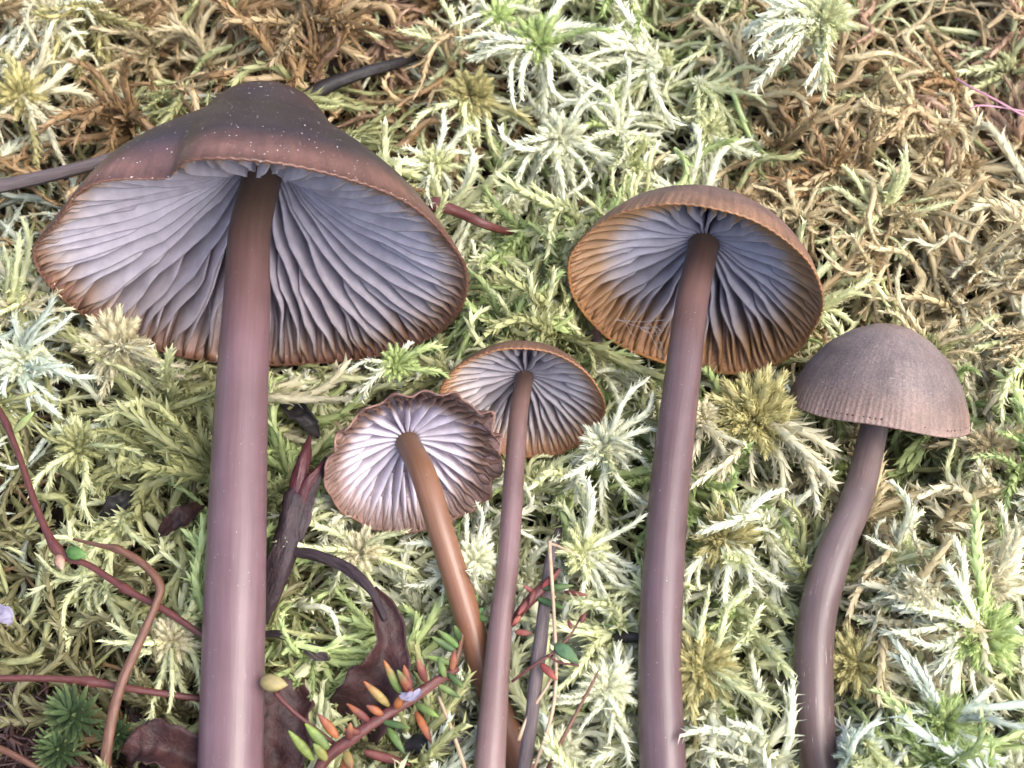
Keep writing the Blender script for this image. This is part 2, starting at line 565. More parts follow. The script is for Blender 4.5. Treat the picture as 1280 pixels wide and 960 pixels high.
# the largest one
mushroom('tall thick-stemmed mushroom with the widest wavy brown cap and lilac gills', (315, 343), 1.75, 268, 1.2, 25,
         [(0, 2.62), (0.35, 2.60), (0.62, 2.50), (0.78, 2.30), (0.92, 2.06), (1.12, 1.84), (1.4, 1.58), (1.8, 1.2), (2.2, 0.76), (2.5, 0.32), (2.67, 0)],
         [(0.27, 1.62), (0.6, 1.15), (1.3, 0.6), (2.0, 0.22), (2.67, -0.03)],
         [(286, 1090, 0.55, 84), (288, 960, 1.05, 80), (295, 700, 1.55, 75), (302, 500, 1.78, 66), (308, 380, 1.85, 59), (312, 290, 1.9, 53)],
         32, [(1, 0.42), (2, 0.76)],
         ([(0, (0.060, 0.027, 0.020)), (0.2, (0.036, 0.017, 0.015)), (0.42, (0.017, 0.011, 0.014)), (0.84, (0.021, 0.013, 0.018)), (0.91, (0.075, 0.034, 0.030)), (0.96, (0.12, 0.058, 0.045)), (1, (0.085, 0.036, 0.026))],
          [(0, (0.36, 0.31, 0.35)), (0.85, (0.40, 0.34, 0.37)), (1, (0.22, 0.11, 0.07))]),
         [(0, (0.40, 0.36, 0.41)), (0.84, (0.46, 0.42, 0.46)), (0.91, (0.42, 0.33, 0.29)), (0.955, (0.27, 0.15, 0.09)), (1, (0.19, 0.09, 0.05))],
         [(0, (0.118, 0.072, 0.080)), (0.5, (0.124, 0.073, 0.080)), (0.62, (0.110, 0.063, 0.060)), (0.76, (0.105, 0.066, 0.048)), (1, (0.115, 0.08, 0.055))],
         M_CAP_WET, wave=0.055, rim_wave=0.010, notch=[(math.radians(-38), 0.3, 0.3, 0.01, 0.02), (math.radians(-145), 0.32, 0.3, 0.07, -0.05), (math.radians(-107), 0.24, 0.12, 0.17, 0.03), (math.radians(-88), 0.16, 0.3, -0.04, -0.01)], fib=0.15, seed=3)
# the one with the broad tan margin
mushroom('mushroom with tan-rimmed round cap, blue-grey gills and cobweb, beside the domed one', (868, 366), 1.35, 162, 15, 34,
         [(0, 1.24), (0.5, 1.17), (0.95, 0.95), (1.3, 0.6), (1.52, 0.26), (1.62, 0)],
         [(0.19, 0.74), (0.5, 0.5), (1.0, 0.26), (1.4, 0.09), (1.62, -0.02)],
         [(836, 1080, 0.5, 62), (829, 960, 0.9, 59), (825, 800, 1.2, 54), (836, 620, 1.45, 49), (852, 480, 1.55, 45), (864, 385, 1.52, 41)],
         25, [(1, 0.42), (2, 0.76)],
         ([(0, (0.090, 0.051, 0.039)), (0.6, (0.087, 0.054, 0.048)), (0.9, (0.114, 0.066, 0.051)), (1, (0.168, 0.090, 0.048))],
          [(0, (0.22, 0.19, 0.22)), (0.7, (0.26, 0.22, 0.24)), (1, (0.32, 0.16, 0.06))]),
         [(0, (0.34, 0.32, 0.38)), (0.55, (0.39, 0.37, 0.42)), (0.68, (0.40, 0.34, 0.33)), (0.78, (0.36, 0.22, 0.115)), (1, (0.31, 0.165, 0.08))],
         [(0, (0.096, 0.063, 0.068)), (0.6, (0.102, 0.064, 0.066)), (0.8, (0.108, 0.063, 0.052)), (0.9, (0.118, 0.076, 0.050)), (1, (0.125, 0.085, 0.058))],
         M_CAP_DRY, wave=0.032, rim_wave=0.014, fib=0.15, seed=5, gill_scale=0.78, lop=(0.06, -90))
# the small one behind the shaggy cap
mushroom('small slender mushroom with orange-brown rim, partly hidden by the crinkled cap', (652, 506), 0.95, 103, 6, 43,
         [(0, 0.74), (0.3, 0.7), (0.6, 0.54), (0.85, 0.3), (0.98, 0.1), (1.04, 0)],
         [(0.12, 0.44), (0.35, 0.3), (0.65, 0.17), (0.9, 0.06), (1.04, -0.01)],
         [(606, 1080, 0.75, 46), (612, 960, 0.98, 40), (624, 800, 1.12, 31), (635, 700, 1.15, 28), (642, 600, 1.15, 26), (648, 520, 1.08, 24)],
         20, [(1, 0.42), (2, 0.78)],
         ([(0, (0.084, 0.045, 0.030)), (0.8, (0.096, 0.051, 0.036)), (1, (0.144, 0.069, 0.036))],
          [(0, (0.22, 0.19, 0.21)), (0.7, (0.28, 0.23, 0.24)), (1, (0.28, 0.13, 0.05))]),
         [(0, (0.34, 0.31, 0.35)), (0.55, (0.46, 0.43, 0.46)), (0.78, (0.50, 0.43, 0.40)), (0.9, (0.44, 0.27, 0.15)), (1, (0.28, 0.12, 0.055))],
         [(0, (0.173, 0.115, 0.106)), (0.5, (0.144, 0.091, 0.091)), (0.85, (0.115, 0.072, 0.058)), (1, (0.096, 0.072, 0.048))],
         M_CAP_DRY, wave=0.016, rim_wave=0.012, fib=0.35, seed=8, gill_scale=0.8)
# the crinkled small one in front
mushroom('small mushroom with crinkled brown rim, whitish gills and slanting orange-brown stem', (519, 581), 1.35, 114, -22, 50,
         [(0, 0.66), (0.3, 0.63), (0.65, 0.5), (0.9, 0.28), (1.05, 0.1), (1.13, 0)],
         [(0.16, 0.42), (0.4, 0.3), (0.75, 0.16), (1.0, 0.05), (1.13, -0.03)],
         [(702, 1090, 0.3, 38), (655, 965, 0.45, 38), (612, 860, 0.62, 36), (578, 750, 1.1, 34), (550, 660, 1.45, 33), (530, 595, 1.52, 33)],
         20, [(1, 0.46), (2, 0.76)],
         ([(0, (0.105, 0.059, 0.045)), (0.8, (0.105, 0.059, 0.049)), (1, (0.119, 0.063, 0.049))],
          [(0, (0.3, 0.26, 0.29)), (0.7, (0.3, 0.25, 0.27)), (1, (0.18, 0.10, 0.07))]),
         [(0, (0.52, 0.48, 0.54)), (0.58, (0.58, 0.54, 0.60)), (0.68, (0.40, 0.32, 0.31)), (0.76, (0.17, 0.105, 0.08)), (1, (0.12, 0.066, 0.05))],
         [(0, (0.177, 0.094, 0.068)), (0.35, (0.177, 0.083, 0.047)), (0.75, (0.156, 0.081, 0.047)), (0.92, (0.099, 0.068, 0.039)), (1, (0.104, 0.073, 0.047))],
         M_CAP_DRY, wave=0.012, rim_wave=0.014, crinkle=0.044, fib=0.2, seed=13, lop=(0.15, -60), gill_scale=0.72)
# the domed one seen from outside
mushroom('mushroom with closed dome-shaped matte brown cap on a bent streaky stem', (1097, 516), 1.15, 113, 8.5, -9,
         [(0, 1.13), (0.22, 1.10), (0.48, 0.98), (0.74, 0.78), (0.95, 0.50), (1.08, 0.20), (1.12, 0)],
         [(0.18, 0.35), (0.5, 0.22), (0.9, 0.08), (1.12, -0.02)],
         [(1058, 1060, 0.25, 44), (1026, 960, 0.7, 47), (1017, 870, 0.95, 49), (1020, 780, 1.1, 48), (1040, 700, 1.2, 45), (1069, 630, 1.2, 40), (1085, 570, 1.15, 36)],
         26, [(1, 0.4), (2, 0.72)],
         ([(0, (0.155, 0.108, 0.086)), (0.4, (0.138, 0.108, 0.099)), (0.85, (0.122, 0.093, 0.084)), (0.97, (0.145, 0.098, 0.078)), (1, (0.18, 0.122, 0.098))],
          [(0, (0.24, 0.18, 0.17)), (1, (0.2, 0.12, 0.1))]),
         [(0, (0.36, 0.3, 0.3)), (0.8, (0.34, 0.27, 0.26)), (1, (0.25, 0.15, 0.12))],
         [(0, (0.085, 0.054, 0.050)), (0.4, (0.105, 0.074, 0.072)), (0.8, (0.130, 0.098, 0.094)), (1, (0.125, 0.095, 0.086))],
         M_CAP_DRY, wave=0.02, rim_wave=0.018, fib=0.8, seed=21)

# ------------------------------------------------------------------ lie of the land
GX, GY, GS = np.linspace(-13, 13, 261), np.linspace(-11, 15, 261), 0.1

def bumps(x, y):
    return (0.16 * np.sin(0.9 * x + 1.3) * np.cos(0.7 * y - 0.4) + 0.12 * np.sin(1.9 * x - 1.1 * y + 2) + 0.10 * np.cos(2.6 * y + 1.2 * x)
            + 0.06 * np.sin(4.3 * x + 3.1 * y) + 0.05 * np.cos(5.1 * x - 3.7 * y + 1))

HX, HY = np.meshgrid(GX, GY, indexing='ij')
HF = 1.7 * bumps(HX, HY) + 0.12 + 0.25 * np.clip((HY - 2) / 5, 0, 1) - 0.55 * np.exp(-(((HX + 5.2) / 1.9) ** 2 + ((HY + 2.6) / 2.2) ** 2))
def splat_min(pts, pad):
    ix = np.clip(((pts[:, 0] + 13) / GS).astype(int), 0, 260)
    iy = np.clip(((pts[:, 1] + 11) / GS).astype(int), 0, 260)
    for dx in range(-pad, pad + 1):
        for dy in range(-pad, pad + 1):
            if dx * dx + dy * dy <= pad * pad:
                np.minimum.at(HF, (np.clip(ix + dx, 0, 260), np.clip(iy + dy, 0, 260)), pts[:, 2] - 0.05)
for cp in CAPS:
    splat_min(cp['verts'], 3)
for path, rad in STEMS:
    dn = np.concatenate([path + np.array([s * 1.0, 0, 0]) * rad[:, None] - np.array([0, 0, 1.0]) * rad[:, None] * (0.5 if s else 1.0) for s in (-1, 0, 1)])
    splat_min(dn[3:], 2)
for _ in range(5):
    HF = (HF + np.roll(HF, 1, 0) + np.roll(HF, -1, 0) + np.roll(HF, 1, 1) + np.roll(HF, -1, 1)) / 5

def H(x, y):
    fx = np.clip((np.asarray(x) + 13) / GS, 0, 259.99); fy = np.clip((np.asarray(y) + 11) / GS, 0, 259.99)
    i, j = fx.astype(int), fy.astype(int)
    u, v = fx - i, fy - j
    return (HF[i, j] * (1 - u) * (1 - v) + HF[i + 1, j] * u * (1 - v) + HF[i, j + 1] * (1 - u) * v + HF[i + 1, j + 1] * u * v)

# peat under the moss, one sheet far out beyond the frame
n = 261
gz = HF - 1.2 + 0.06 * np.sin(7 * HX + 3 * HY) * np.cos(6 * HY)
cen = np.array(P(40, 930, 0.1))
gz = gz + 0.62 * np.exp(-(((HX - cen[0]) / 1.1) ** 2 + ((HY - cen[1]) / 0.8) ** 2))
V = np.stack([HX, HY, gz], -1).reshape(-1, 3)
i = np.arange(n - 1)[:, None] * n + np.arange(n - 1)[None, :]
q = np.stack([i, i + n, i + n + 1, i + 1], -1).reshape(-1, 4)
edge = np.concatenate([np.arange(n) * n, (n - 1) * n + np.arange(1, n), np.arange(n - 2, -1, -1) * n + n - 1, np.arange(n - 2, 0, -1)])
ev = V[edge].copy()
far = (ev - [0, 2, 0]) * [16, 16, 0] + [0, 2, -1.0]
q2 = np.stack([np.roll(edge, -1), edge, len(V) + np.arange(len(edge)), len(V) + np.roll(np.arange(len(edge)), -1)], -1)
V = np.vstack([V, far])
ground = obj('ground', mesh_np('ground', V, np.vstack([q, q2])), M_SOIL)
ground['kind'] = 'structure'

# ------------------------------------------------------------------ sphagnum strands
def strands(paths, rad, m_leaf, leaf_len, leaf_w, alpha, col, seed=0, sides=4, tip=1.35, rec=0.55, taper=True):
    """many leafy strands at once: core tubes clothed in pointed leaves.
       paths N,K,3; rad, leaf_len, leaf_w, alpha N; col N,3"""
    r_ = np.random.default_rng(seed)
    N, K, _ = paths.shape
    T = norm(np.gradient(paths, axis=1))
    ref = norm(r_.normal(size=(N, 1, 3)))
    A = norm(np.cross(T, ref)); B = np.cross(T, A)
    t = np.linspace(0, 1, K)
    prof = np.interp(t, [0, 0.15, 0.4, 0.8, 1], [0.7, 1.0, 1.0, 0.62, 0.15]) if taper else np.clip(1.04 - t ** 4, 0.08, 1)
    R = rad[:, None] * prof[None]
    ang = np.arange(sides) * 2 * np.pi / sides
    tube = paths[:, :, None] + R[:, :, None, None] * (np.cos(ang)[None, None, :, None] * A[:, :, None] + np.sin(ang)[None, None, :, None] * B[:, :, None])
    Vt = tube.reshape(N, -1, 3)
    k = np.arange(K - 1)[:, None] * sides
    s = np.arange(sides)[None]
    s2 = (s + 1) % sides
    f1 = np.stack([k + s, k + s2, k + sides + s2], -1).reshape(-1, 3)
    f2 = np.stack([k + s, k + sides + s2, k + sides + s], -1).reshape(-1, 3)
    ft = np.vstack([f1, f2])
    M = m_leaf
    tl = np.clip(np.linspace(0.03, 0.97, M)[None] + r_.normal(0, 0.4 / M, (N, M)), 0.01, 0.99)
    u = tl * (K - 1)
    i0 = np.minimum(u.astype(int), K - 2)
    f = (u - i0)[..., None]
    ar = np.arange(N)[:, None]
    g = lambda X: X[ar, i0] * (1 - f) + X[ar, i0 + 1] * f
    p, Tl, Al, Bl = g(paths), norm(g(T)), norm(g(A)), norm(g(B))
    Rl = (R[ar, i0] * (1 - f[..., 0]) + R[ar, i0 + 1] * f[..., 0])[..., None]
    phi = (np.arange(M)[None] * 2.39996 + r_.uniform(0, 6.28, (N, 1)) + r_.normal(0, 0.25, (N, M)))[..., None]
    rd = np.cos(phi) * Al + np.sin(phi) * Bl
    sd_ = np.cross(Tl, rd)
    al = (alpha[:, None] * (0.75 + 0.5 * tl) + r_.normal(0, 0.10, (N, M)))[..., None]
    al2 = al + rec * (2.2 * r_.random((N, M)) ** 1.7)[..., None]
    L = (leaf_len[:, None] * (1.0 - 0.4 * tl) * r_.uniform(0.65, 1.3, (N, M)))[..., None]
    W = (leaf_w[:, None] * (1.0 - 0.4 * tl))[..., None]
    d1 = Tl * np.cos(al) + rd * np.sin(al)
    d2 = Tl * np.cos(al2) + rd * np.sin(al2)
    b0 = p + rd * Rl * 0.75
    mid = b0 + d1 * L * 0.55
    bl, br = b0 - sd_ * W * 0.42, b0 + sd_ * W * 0.42
    out = np.cross(d1, sd_)
    ml, mr = mid - sd_ * W * 0.5 - rd * W * 0.22, mid + sd_ * W * 0.5 - rd * W * 0.22
    tp = mid + d2 * L * 0.55
    Vl = np.stack([bl, br, ml, mr, mid + rd * W * 0.1, tp], 2).reshape(N, -1, 3)
    fl = np.array([[0, 1, 4], [0, 4, 2], [1, 3, 4], [2, 4, 5], [4, 3, 5]])
    fl = (np.arange(M)[:, None, None] * 6 + fl[None]).reshape(-1, 3) + K * sides
    nv = K * sides + M * 6
    V = np.concatenate([Vt, Vl], 1)
    F = (np.arange(N)[:, None, None] * nv + np.concatenate([ft, fl])[None]).reshape(-1, 3)
    # colour: greener and deeper at the foot, paler dry tips
    ct = np.repeat((0.90 + 0.16 * t)[None, :, None], N, 0) * np.ones((1, 1, 3))
    ct = np.repeat(ct[:, :, None], sides, 2).reshape(N, -1, 3)
    lt = (0.90 + 0.18 * tl)[..., None, None] * np.array([0.9, 0.9, 1.0, 1.0, 0.97, tip])[None, None, :, None] * np.ones((1, 1, 1, 3))
    lt = lt * r_.uniform(0.9, 1.1, (N, M, 1, 1))
    lt = lt.reshape(N, -1, 3)
    C = np.concatenate([ct, lt], 1) * col[:, None, :]
    return V.reshape(-1, 3), F, np.clip(C, 0, 0.88).reshape(-1, 3)

def arc_path(rg, K, length, rise, droop, side, jitter=0.03):
    """one branch growing along +X: rises at first, then droops, bends sideways"""
    t = np.linspace(0, 1, K)
    x = t * length * (1 - 0.22 * abs(droop) * t)
    z = length * (rise * t - droop * t ** 2)
    y = length * side * (t ** 2) + 0.07 * length * np.sin(t * rg.uniform(4, 8) + rg.uniform(0, 6.28)) * t
    return np.stack([x, y, z], -1)

PAL = dict(
    white=(0.88, 0.89, 0.69), pale=(0.77, 0.79, 0.48), bluish=(0.72, 0.78, 0.66), green=(0.52, 0.62, 0.28),
    cream=(0.78, 0.73, 0.52), ochre=(0.56, 0.51, 0.24), olive=(0.46, 0.47, 0.23), tan=(0.56, 0.43, 0.25),
    brown=(0.41, 0.27, 0.14), pink=(0.48, 0.32, 0.22), straw=(0.68, 0.58, 0.36), lime=(0.58, 0.68, 0.30), dark=(0.26, 0.24, 0.12))  # dark: decayed lower moss, and moss colour with shade painted in
# which colours go where, lower-left shade painted in as darks (photograph pixels -> mix)
REGION = [((60, 40), 'cream white ochre tan'), ((200, 70), 'tan olive straw tan brown'), ((300, 40), 'tan brown olive straw'),
          ((450, 50), 'brown tan pink olive'), ((440, 120), 'pale brown olive'), ((560, 60), 'tan pale brown'), ((620, 30), 'white pale'), ((700, 140), 'white white pale'),
          ((860, 60), 'white pale green'), ((800, 180), 'white pale green'), ((960, 60), 'pale tan straw'), ((1080, 70), 'tan brown pink straw'),
          ((1000, 180), 'brown tan straw olive'), ((1200, 40), 'straw tan tan pale'), ((1220, 180), 'tan pink straw straw'), ((1120, 300), 'straw tan pale straw'),
          ((1230, 360), 'straw cream straw tan'), ((1050, 350), 'tan olive pale straw'), ((1230, 500), 'cream pale straw olive'), ((1150, 620), 'pale olive green straw'),
          ((620, 330), 'green pale white'), ((660, 390), 'pale green olive'), ((30, 300), 'tan bluish olive brown'), ((20, 430), 'bluish white pale'), ((130, 440), 'cream pale olive'),
          ((120, 540), 'pale olive olive dark'), ((180, 620), 'olive pale dark olive'), ((60, 740), 'olive dark dark dark'), ((40, 620), 'olive dark bluish'), ((150, 840), 'dark olive dark'), ((200, 770), 'pale olive cream'), ((180, 900), 'olive dark dark brown'),  # dark kinds here put the lower-left shade into the moss colour
          ((400, 520), 'pale olive cream'), ((420, 680), 'pale olive green'), ((390, 780), 'olive olive pale green'), ((560, 720), 'white pale'), ((500, 470), 'pale white green'),
          ((720, 600), 'white pale green'), ((760, 720), 'white pale'), ((740, 880), 'white pale bluish'), ((930, 480), 'olive pale green'), ((950, 600), 'cream white pale'),
          ((930, 760), 'pale white olive'), ((950, 920), 'pale olive white'), ((1120, 780), 'pale white straw'), ((1220, 720), 'white pale cream'), ((1220, 880), 'green pale bluish'), ((1100, 920), 'white pale bluish')]
RC = np.array([r[0] for r in REGION], float)

def kinds_at(px, py):
    d = (RC[:, 0] - px) ** 2 + (RC[:, 1] - py) ** 2
    i = np.argsort(d)[:3]
    w = 1 / (d[i] + 900)
    return REGION[random.choices(list(i), w)[0]][1].split()

def pick_kind(px, py):
    return random.choice(kinds_at(px, py))

# keep moss from growing through the mushrooms or across their faces
CLEAR = [(490, 800, 26, 0.75), (485, 840, 36, 0.65), (465, 875, 40, 0.5), (440, 930, 60, 0.9), (500, 890, 45, 0.95), (545, 850, 28, 0.9), (355, 900, 40, 0.45), (350, 940, 40, 0.4), (95, 905, 45, 0.4), (80, 945, 40, 0.3), (200, 945, 34, 0.5),
         (335, 750, 16, 0.6), (352, 700, 20, 0.8), (366, 655, 22, 0.9), (376, 610, 22, 1.0), (392, 585, 22, 1.0), (400, 698, 12, 0.9), (440, 715, 12, 0.9), (465, 745, 14, 0.9), (682, 745, 26, 0.8), (700, 815, 24, 0.9), (676, 800, 12, 0.8),
         (680, 740, 12, 0.8), (690, 700, 8, 0.8), (668, 880, 12, 0.7), (342, 855, 16, 1.0), (380, 900, 14, 0.9), (93, 692, 16, 0.8), (570, 810, 24, 0.55), (40, 225, 12, 0.55), (100, 210, 12, 0.55), (160, 192, 12, 0.5), (575, 266, 12, 0.7), (605, 280, 10, 0.65), (410, 108, 14, 0.4), (440, 96, 14, 0.4), (470, 87, 12, 0.3),
         (376, 526, 14, 0.1), (228, 646, 14, 0.3), (152, 628, 14, 0.1)]
def in_the_way(pts, pad=0.06):
    pts = np.asarray(pts, float)
    shp = pts.shape[:-1]
    p = pts.reshape(-1, 3)
    bad = np.zeros(len(p), bool)
    for cp in CAPS:
        d = p - cp['c']
        s = d @ cp['a']
        rr = np.linalg.norm(d - s[:, None] * cp['a'], axis=1)
        lim = np.interp(np.clip(s, 0, cp['H']), cp['prof'][::-1, 1], cp['prof'][::-1, 0])
        bad |= (s > -pad * 2) & (s < cp['H'] + pad) & (rr < lim + pad)
        # between the eye and the gills
        v = p - CL
        tt = ((cp['c'] - CL) @ cp['a']) / (v @ cp['a'])
        hit = CL + v * tt[:, None]
        rh = np.linalg.norm(hit - cp['c'], axis=1)
        front = tt > 1.0
        bad |= front & (rh < cp['R'] * 0.97)
        # and the outside of the cap
        for f in (0.2, 0.5, 0.8):
            tc = cp['c'] + cp['a'] * cp['H'] * f
            rf = np.interp(cp['H'] * f, cp['prof'][::-1, 1], cp['prof'][::-1, 0])
            tt = ((tc - CL) @ cp['a']) / (v @ cp['a'])
            hit = CL + v * tt[:, None]
            bad |= (tt > 1.0) & (np.linalg.norm(hit - tc, axis=1) < rf * 0.97)
    px, py, dep = project(p)
    for zx, zy, zr, zh in CLEAR:
        bad |= ((px - zx) ** 2 + (py - zy) ** 2 < zr * zr) & (p[:, 2] > zh - 0.12)
    for path, rad in STEMS:
        sx, sy, sdp = project(path)
        for j in range(0, len(path), 1):
            d2 = (px - sx[j]) ** 2 + (py - sy[j]) ** 2
            w = rad[j] / sdp[j] * DIST * 100
            bad |= (d2 < (w + 1.0) ** 2) & (dep < sdp[j] + rad[j])
    return bad.reshape(shp)

# ------------------------------------------------------------------ the mat underneath: tangled strands nobody could count
def mat_strands():
    K = 8
    paths, cols, rads, lens, alph = [], [], [], [], []
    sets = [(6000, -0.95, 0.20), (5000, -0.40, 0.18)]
    for cnt, zoff, zj in sets:
        px = rng.uniform(-300, 1580, cnt); py = rng.uniform(-400, 1150, cnt)
        for a, b in zip(px, py):
            p = P(a, b, 0.0)
            x, y = p.x, p.y
            if (a < 130 and b > 850):
                if random.random() < 0.8:
                    continue
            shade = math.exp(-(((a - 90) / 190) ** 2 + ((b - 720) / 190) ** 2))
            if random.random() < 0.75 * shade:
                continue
            L = random.uniform(0.9, 2.3)
            th = random.uniform(0, 6.283)
            bend = random.gauss(0, 0.9)
            t = np.linspace(-0.5, 0.5, K)
            hd = th + bend * t + 0.5 * random.gauss(0, 1) * np.sin(t * 6)
            xs = x + np.cumsum(np.cos(hd)) * L / K; ys = y + np.cumsum(np.sin(hd)) * L / K
            zz = H(xs, ys) + zoff + random.gauss(0, zj) + 0.18 * np.cos(t * 5 + random.gauss(0, 0.6)) * random.uniform(-0.3, 1)
            paths.append(np.stack([xs, ys, zz], -1))
            kd = pick_kind(a, b)
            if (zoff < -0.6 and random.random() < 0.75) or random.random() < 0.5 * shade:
                kd = random.choice(['brown', 'olive', 'dark', 'dark'])  # decayed lower layer, plus lower-left shade painted into strand colour
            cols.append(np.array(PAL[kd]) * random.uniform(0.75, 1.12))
            rads.append(random.uniform(0.022, 0.045)); lens.append(random.uniform(0.14, 0.22)); alph.append(random.uniform(0.08, 0.32))
    paths = np.array(paths)
    keep = ~in_the_way(paths).any(1)
    cols, rads, lens, alph = (np.array(v)[keep] for v in (cols, rads, lens, alph))
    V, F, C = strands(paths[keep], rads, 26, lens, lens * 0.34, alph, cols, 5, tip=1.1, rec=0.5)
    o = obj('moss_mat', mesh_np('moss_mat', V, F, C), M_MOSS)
    tag(o, 'tangled mat of older peat moss filling the gaps between the sprigs', 'moss', kind='stuff')
mat_strands()

# ------------------------------------------------------------------ moss sprigs: a head of short shoots and a star of branches
BR = []
for s in range(40):
    rg = np.random.default_rng(100 + s)
    K = 12
    t = np.linspace(0, 1, K)
    rise = rg.uniform(0.0, 0.6); droop = rg.uniform(0.2, 1.2)
    turn = rg.normal(0, 0.9); hook = rg.normal(0, 0.9)
    hd = turn * t + hook * np.clip(t - 0.55, 0, 1) * 2 + 0.25 * np.sin(t * rg.uniform(4, 9) + rg.uniform(0, 6.28))
    hd -= hd[0]
    pitch = rise * 1.2 - droop * 1.5 * t + 0.2 * np.sin(t * 7 + rg.uniform(0, 6))
    d_ = np.stack([np.cos(hd) * np.cos(pitch), np.sin(hd) * np.cos(pitch), np.sin(pitch)], -1) / (K - 1)
    pth = (np.cumsum(d_, 0) - d_[0])[None]
    one = np.ones(1)
    V, F, C = strands(pth, one * rg.uniform(0.026, 0.042), 58, one * rg.uniform(0.15, 0.21), one * rg.uniform(0.048, 0.066), one * rg.uniform(0.10, 0.28), np.ones((1, 3)), s, tip=1.1, rec=rg.uniform(0.3, 0.75))
    me = mesh_np('moss_branch', V, F, C)
    me.materials.append(M_MOSS)
    BR.append((me, pth[0]))
BRF = []
for s in range(22):
    rg = np.random.default_rng(500 + s)
    K = 12
    t = np.linspace(0, 1, K)
    hd = rg.normal(0, 0.85) * t + 0.28 * np.sin(t * rg.uniform(4, 8) + rg.uniform(0, 6.28))
    hd -= hd[0]
    pitch = rg.uniform(0.1, 0.6) - rg.uniform(0.5, 2.0) * t + 0.2 * np.sin(t * 7 + rg.uniform(0, 6))
    d_ = np.stack([np.cos(hd) * np.cos(pitch), np.sin(hd) * np.cos(pitch), np.sin(pitch)], -1) / (K - 1)
    pth = (np.cumsum(d_, 0) - d_[0])[None]
    one = np.ones(1)
    V, F, C = strands(pth, one * rg.uniform(0.032, 0.046), 70, one * rg.uniform(0.16, 0.21), one * rg.uniform(0.048, 0.06), one * rg.uniform(0.15, 0.3), np.ones((1, 3)), s, tip=1.1, rec=rg.uniform(0.35, 0.7))
    me = mesh_np('moss_branch', V, F, C)
    me.materials.append(M_MOSS)
    BRF.append((me, pth[0]))
HEADS = []
for s in range(6):
    rg = np.random.default_rng(300 + s)
    N = 24
    ph_ = []
    for j in range(N):
        az = j * 2.39996; q_ = math.sqrt((j + 0.5) / N)
        el = 1.45 - 1.05 * q_ + rg.normal(0, 0.1)
        d = np.array([math.cos(az) * math.cos(el), math.sin(az) * math.cos(el), math.sin(el)])
        L = rg.uniform(0.17, 0.27)
        t = np.linspace(0, 1, 5)[:, None]
        st = np.array([math.cos(az), math.sin(az), 0]) * 0.14 * q_
        ph_.append(st + d * t * L + np.array([0, 0, -0.06 * q_]) * t ** 2)
    o1 = np.ones(N)
    V, F, C = strands(np.array(ph_), o1 * 0.05, 60, o1 * 0.085, o1 * 0.026, o1 * 0.26, np.ones((N, 3)), 40 + s, tip=1.9, rec=0.15, taper=False)
    me = mesh_np('moss_head', V, F, C)
    me.materials.append(M_MOSS)
    HEADS.append(me)
t = np.linspace(0, 1, 7)
V, F, C = strands(np.stack([0.03 * np.sin(4 * t), 0.03 * np.cos(5 * t), -0.9 * t], -1)[None], np.ones(1) * 0.055, 20, np.ones(1) * 0.16, np.ones(1) * 0.07, np.ones(1) * 0.3, np.ones((1, 3)), 9)
STALK = mesh_np('moss_stalk', V, F, C); STALK.materials.append(M_MOSS)

WORDS = dict(white='whitish', pale='pale green', bluish='bluish white', green='fresh green', cream='cream', ochre='ochre', olive='olive', tan='tan',
             brown='brown', pink='pinkish brown', straw='straw-coloured', lime='lime green', dark='shade-darkened olive')

def sprig(pos, scale, kb, kh, n, az=None, tilt=(0, 0), label=None, group=None, reach=1.0, head=1.0, el=None, feather=0.05):
    root = empty('moss_sprig', pos)
    rot = Euler((tilt[0], tilt[1], random.uniform(0, 6.28) if az is None else 0))
    root.rotation_euler = rot
    mw = Matrix.Translation(pos) @ rot.to_matrix().to_4x4()
    hd = obj('head', random.choice(HEADS), M_MOSS, root)
    hd.scale = [scale * head] * 3
    hd.rotation_euler.z = random.uniform(0, 6.28)
    j = random.uniform(0.9, 1.08)
    hd.color = (*[v * j for v in PAL[kh]], 1)
    st = obj('stalk', STALK, M_MOSS, root)
    st.scale = [scale] * 3
    st.color = (*[v * 0.9 for v in PAL[kb]], 1)
    made = 0
    for k in range(n):
        for attempt in range(5):
            if az is None:
                a = 6.283 * (k + random.uniform(-0.6, 0.6)) / n
            else:
                a = math.radians(az[0] + (az[1] - az[0]) * (k + random.uniform(0.1, 0.9)) / n)
            me, pth = random.choice(BRF if random.random() < feather else BR)
            e = random.uniform(-0.1, 0.45) if el is None else random.uniform(*el)
            rt = Euler((random.gauss(0, 0.25), -e, a))
            s = scale * reach * random.uniform(0.65, 1.15)
            low = -0.05 * scale * random.random()
            m4 = mw @ Matrix.Translation((0, 0, low)) @ rt.to_matrix().to_4x4() @ Matrix.Scale(s, 4)
            fl = random.choice((-1, 1))
            w = (pth * [1, fl, 1]) @ np.array(m4.to_3x3()).T + np.array(m4.translation)
            if not in_the_way(w[2:], 0.03).any():
                break
        else:
            continue
        b = obj('branch', me, M_MOSS, root)
        b.location = (0, 0, low)
        b.rotation_euler = rt
        b.scale = (s, s * fl, s)
        kk = kb if random.random() < 0.9 else kh
        j = random.uniform(0.82, 1.12)
        b.color = (*[v * j for v in PAL[kk]], 1)
        made += 1
    if label:
        tag(root, label, 'moss', group)
    return root

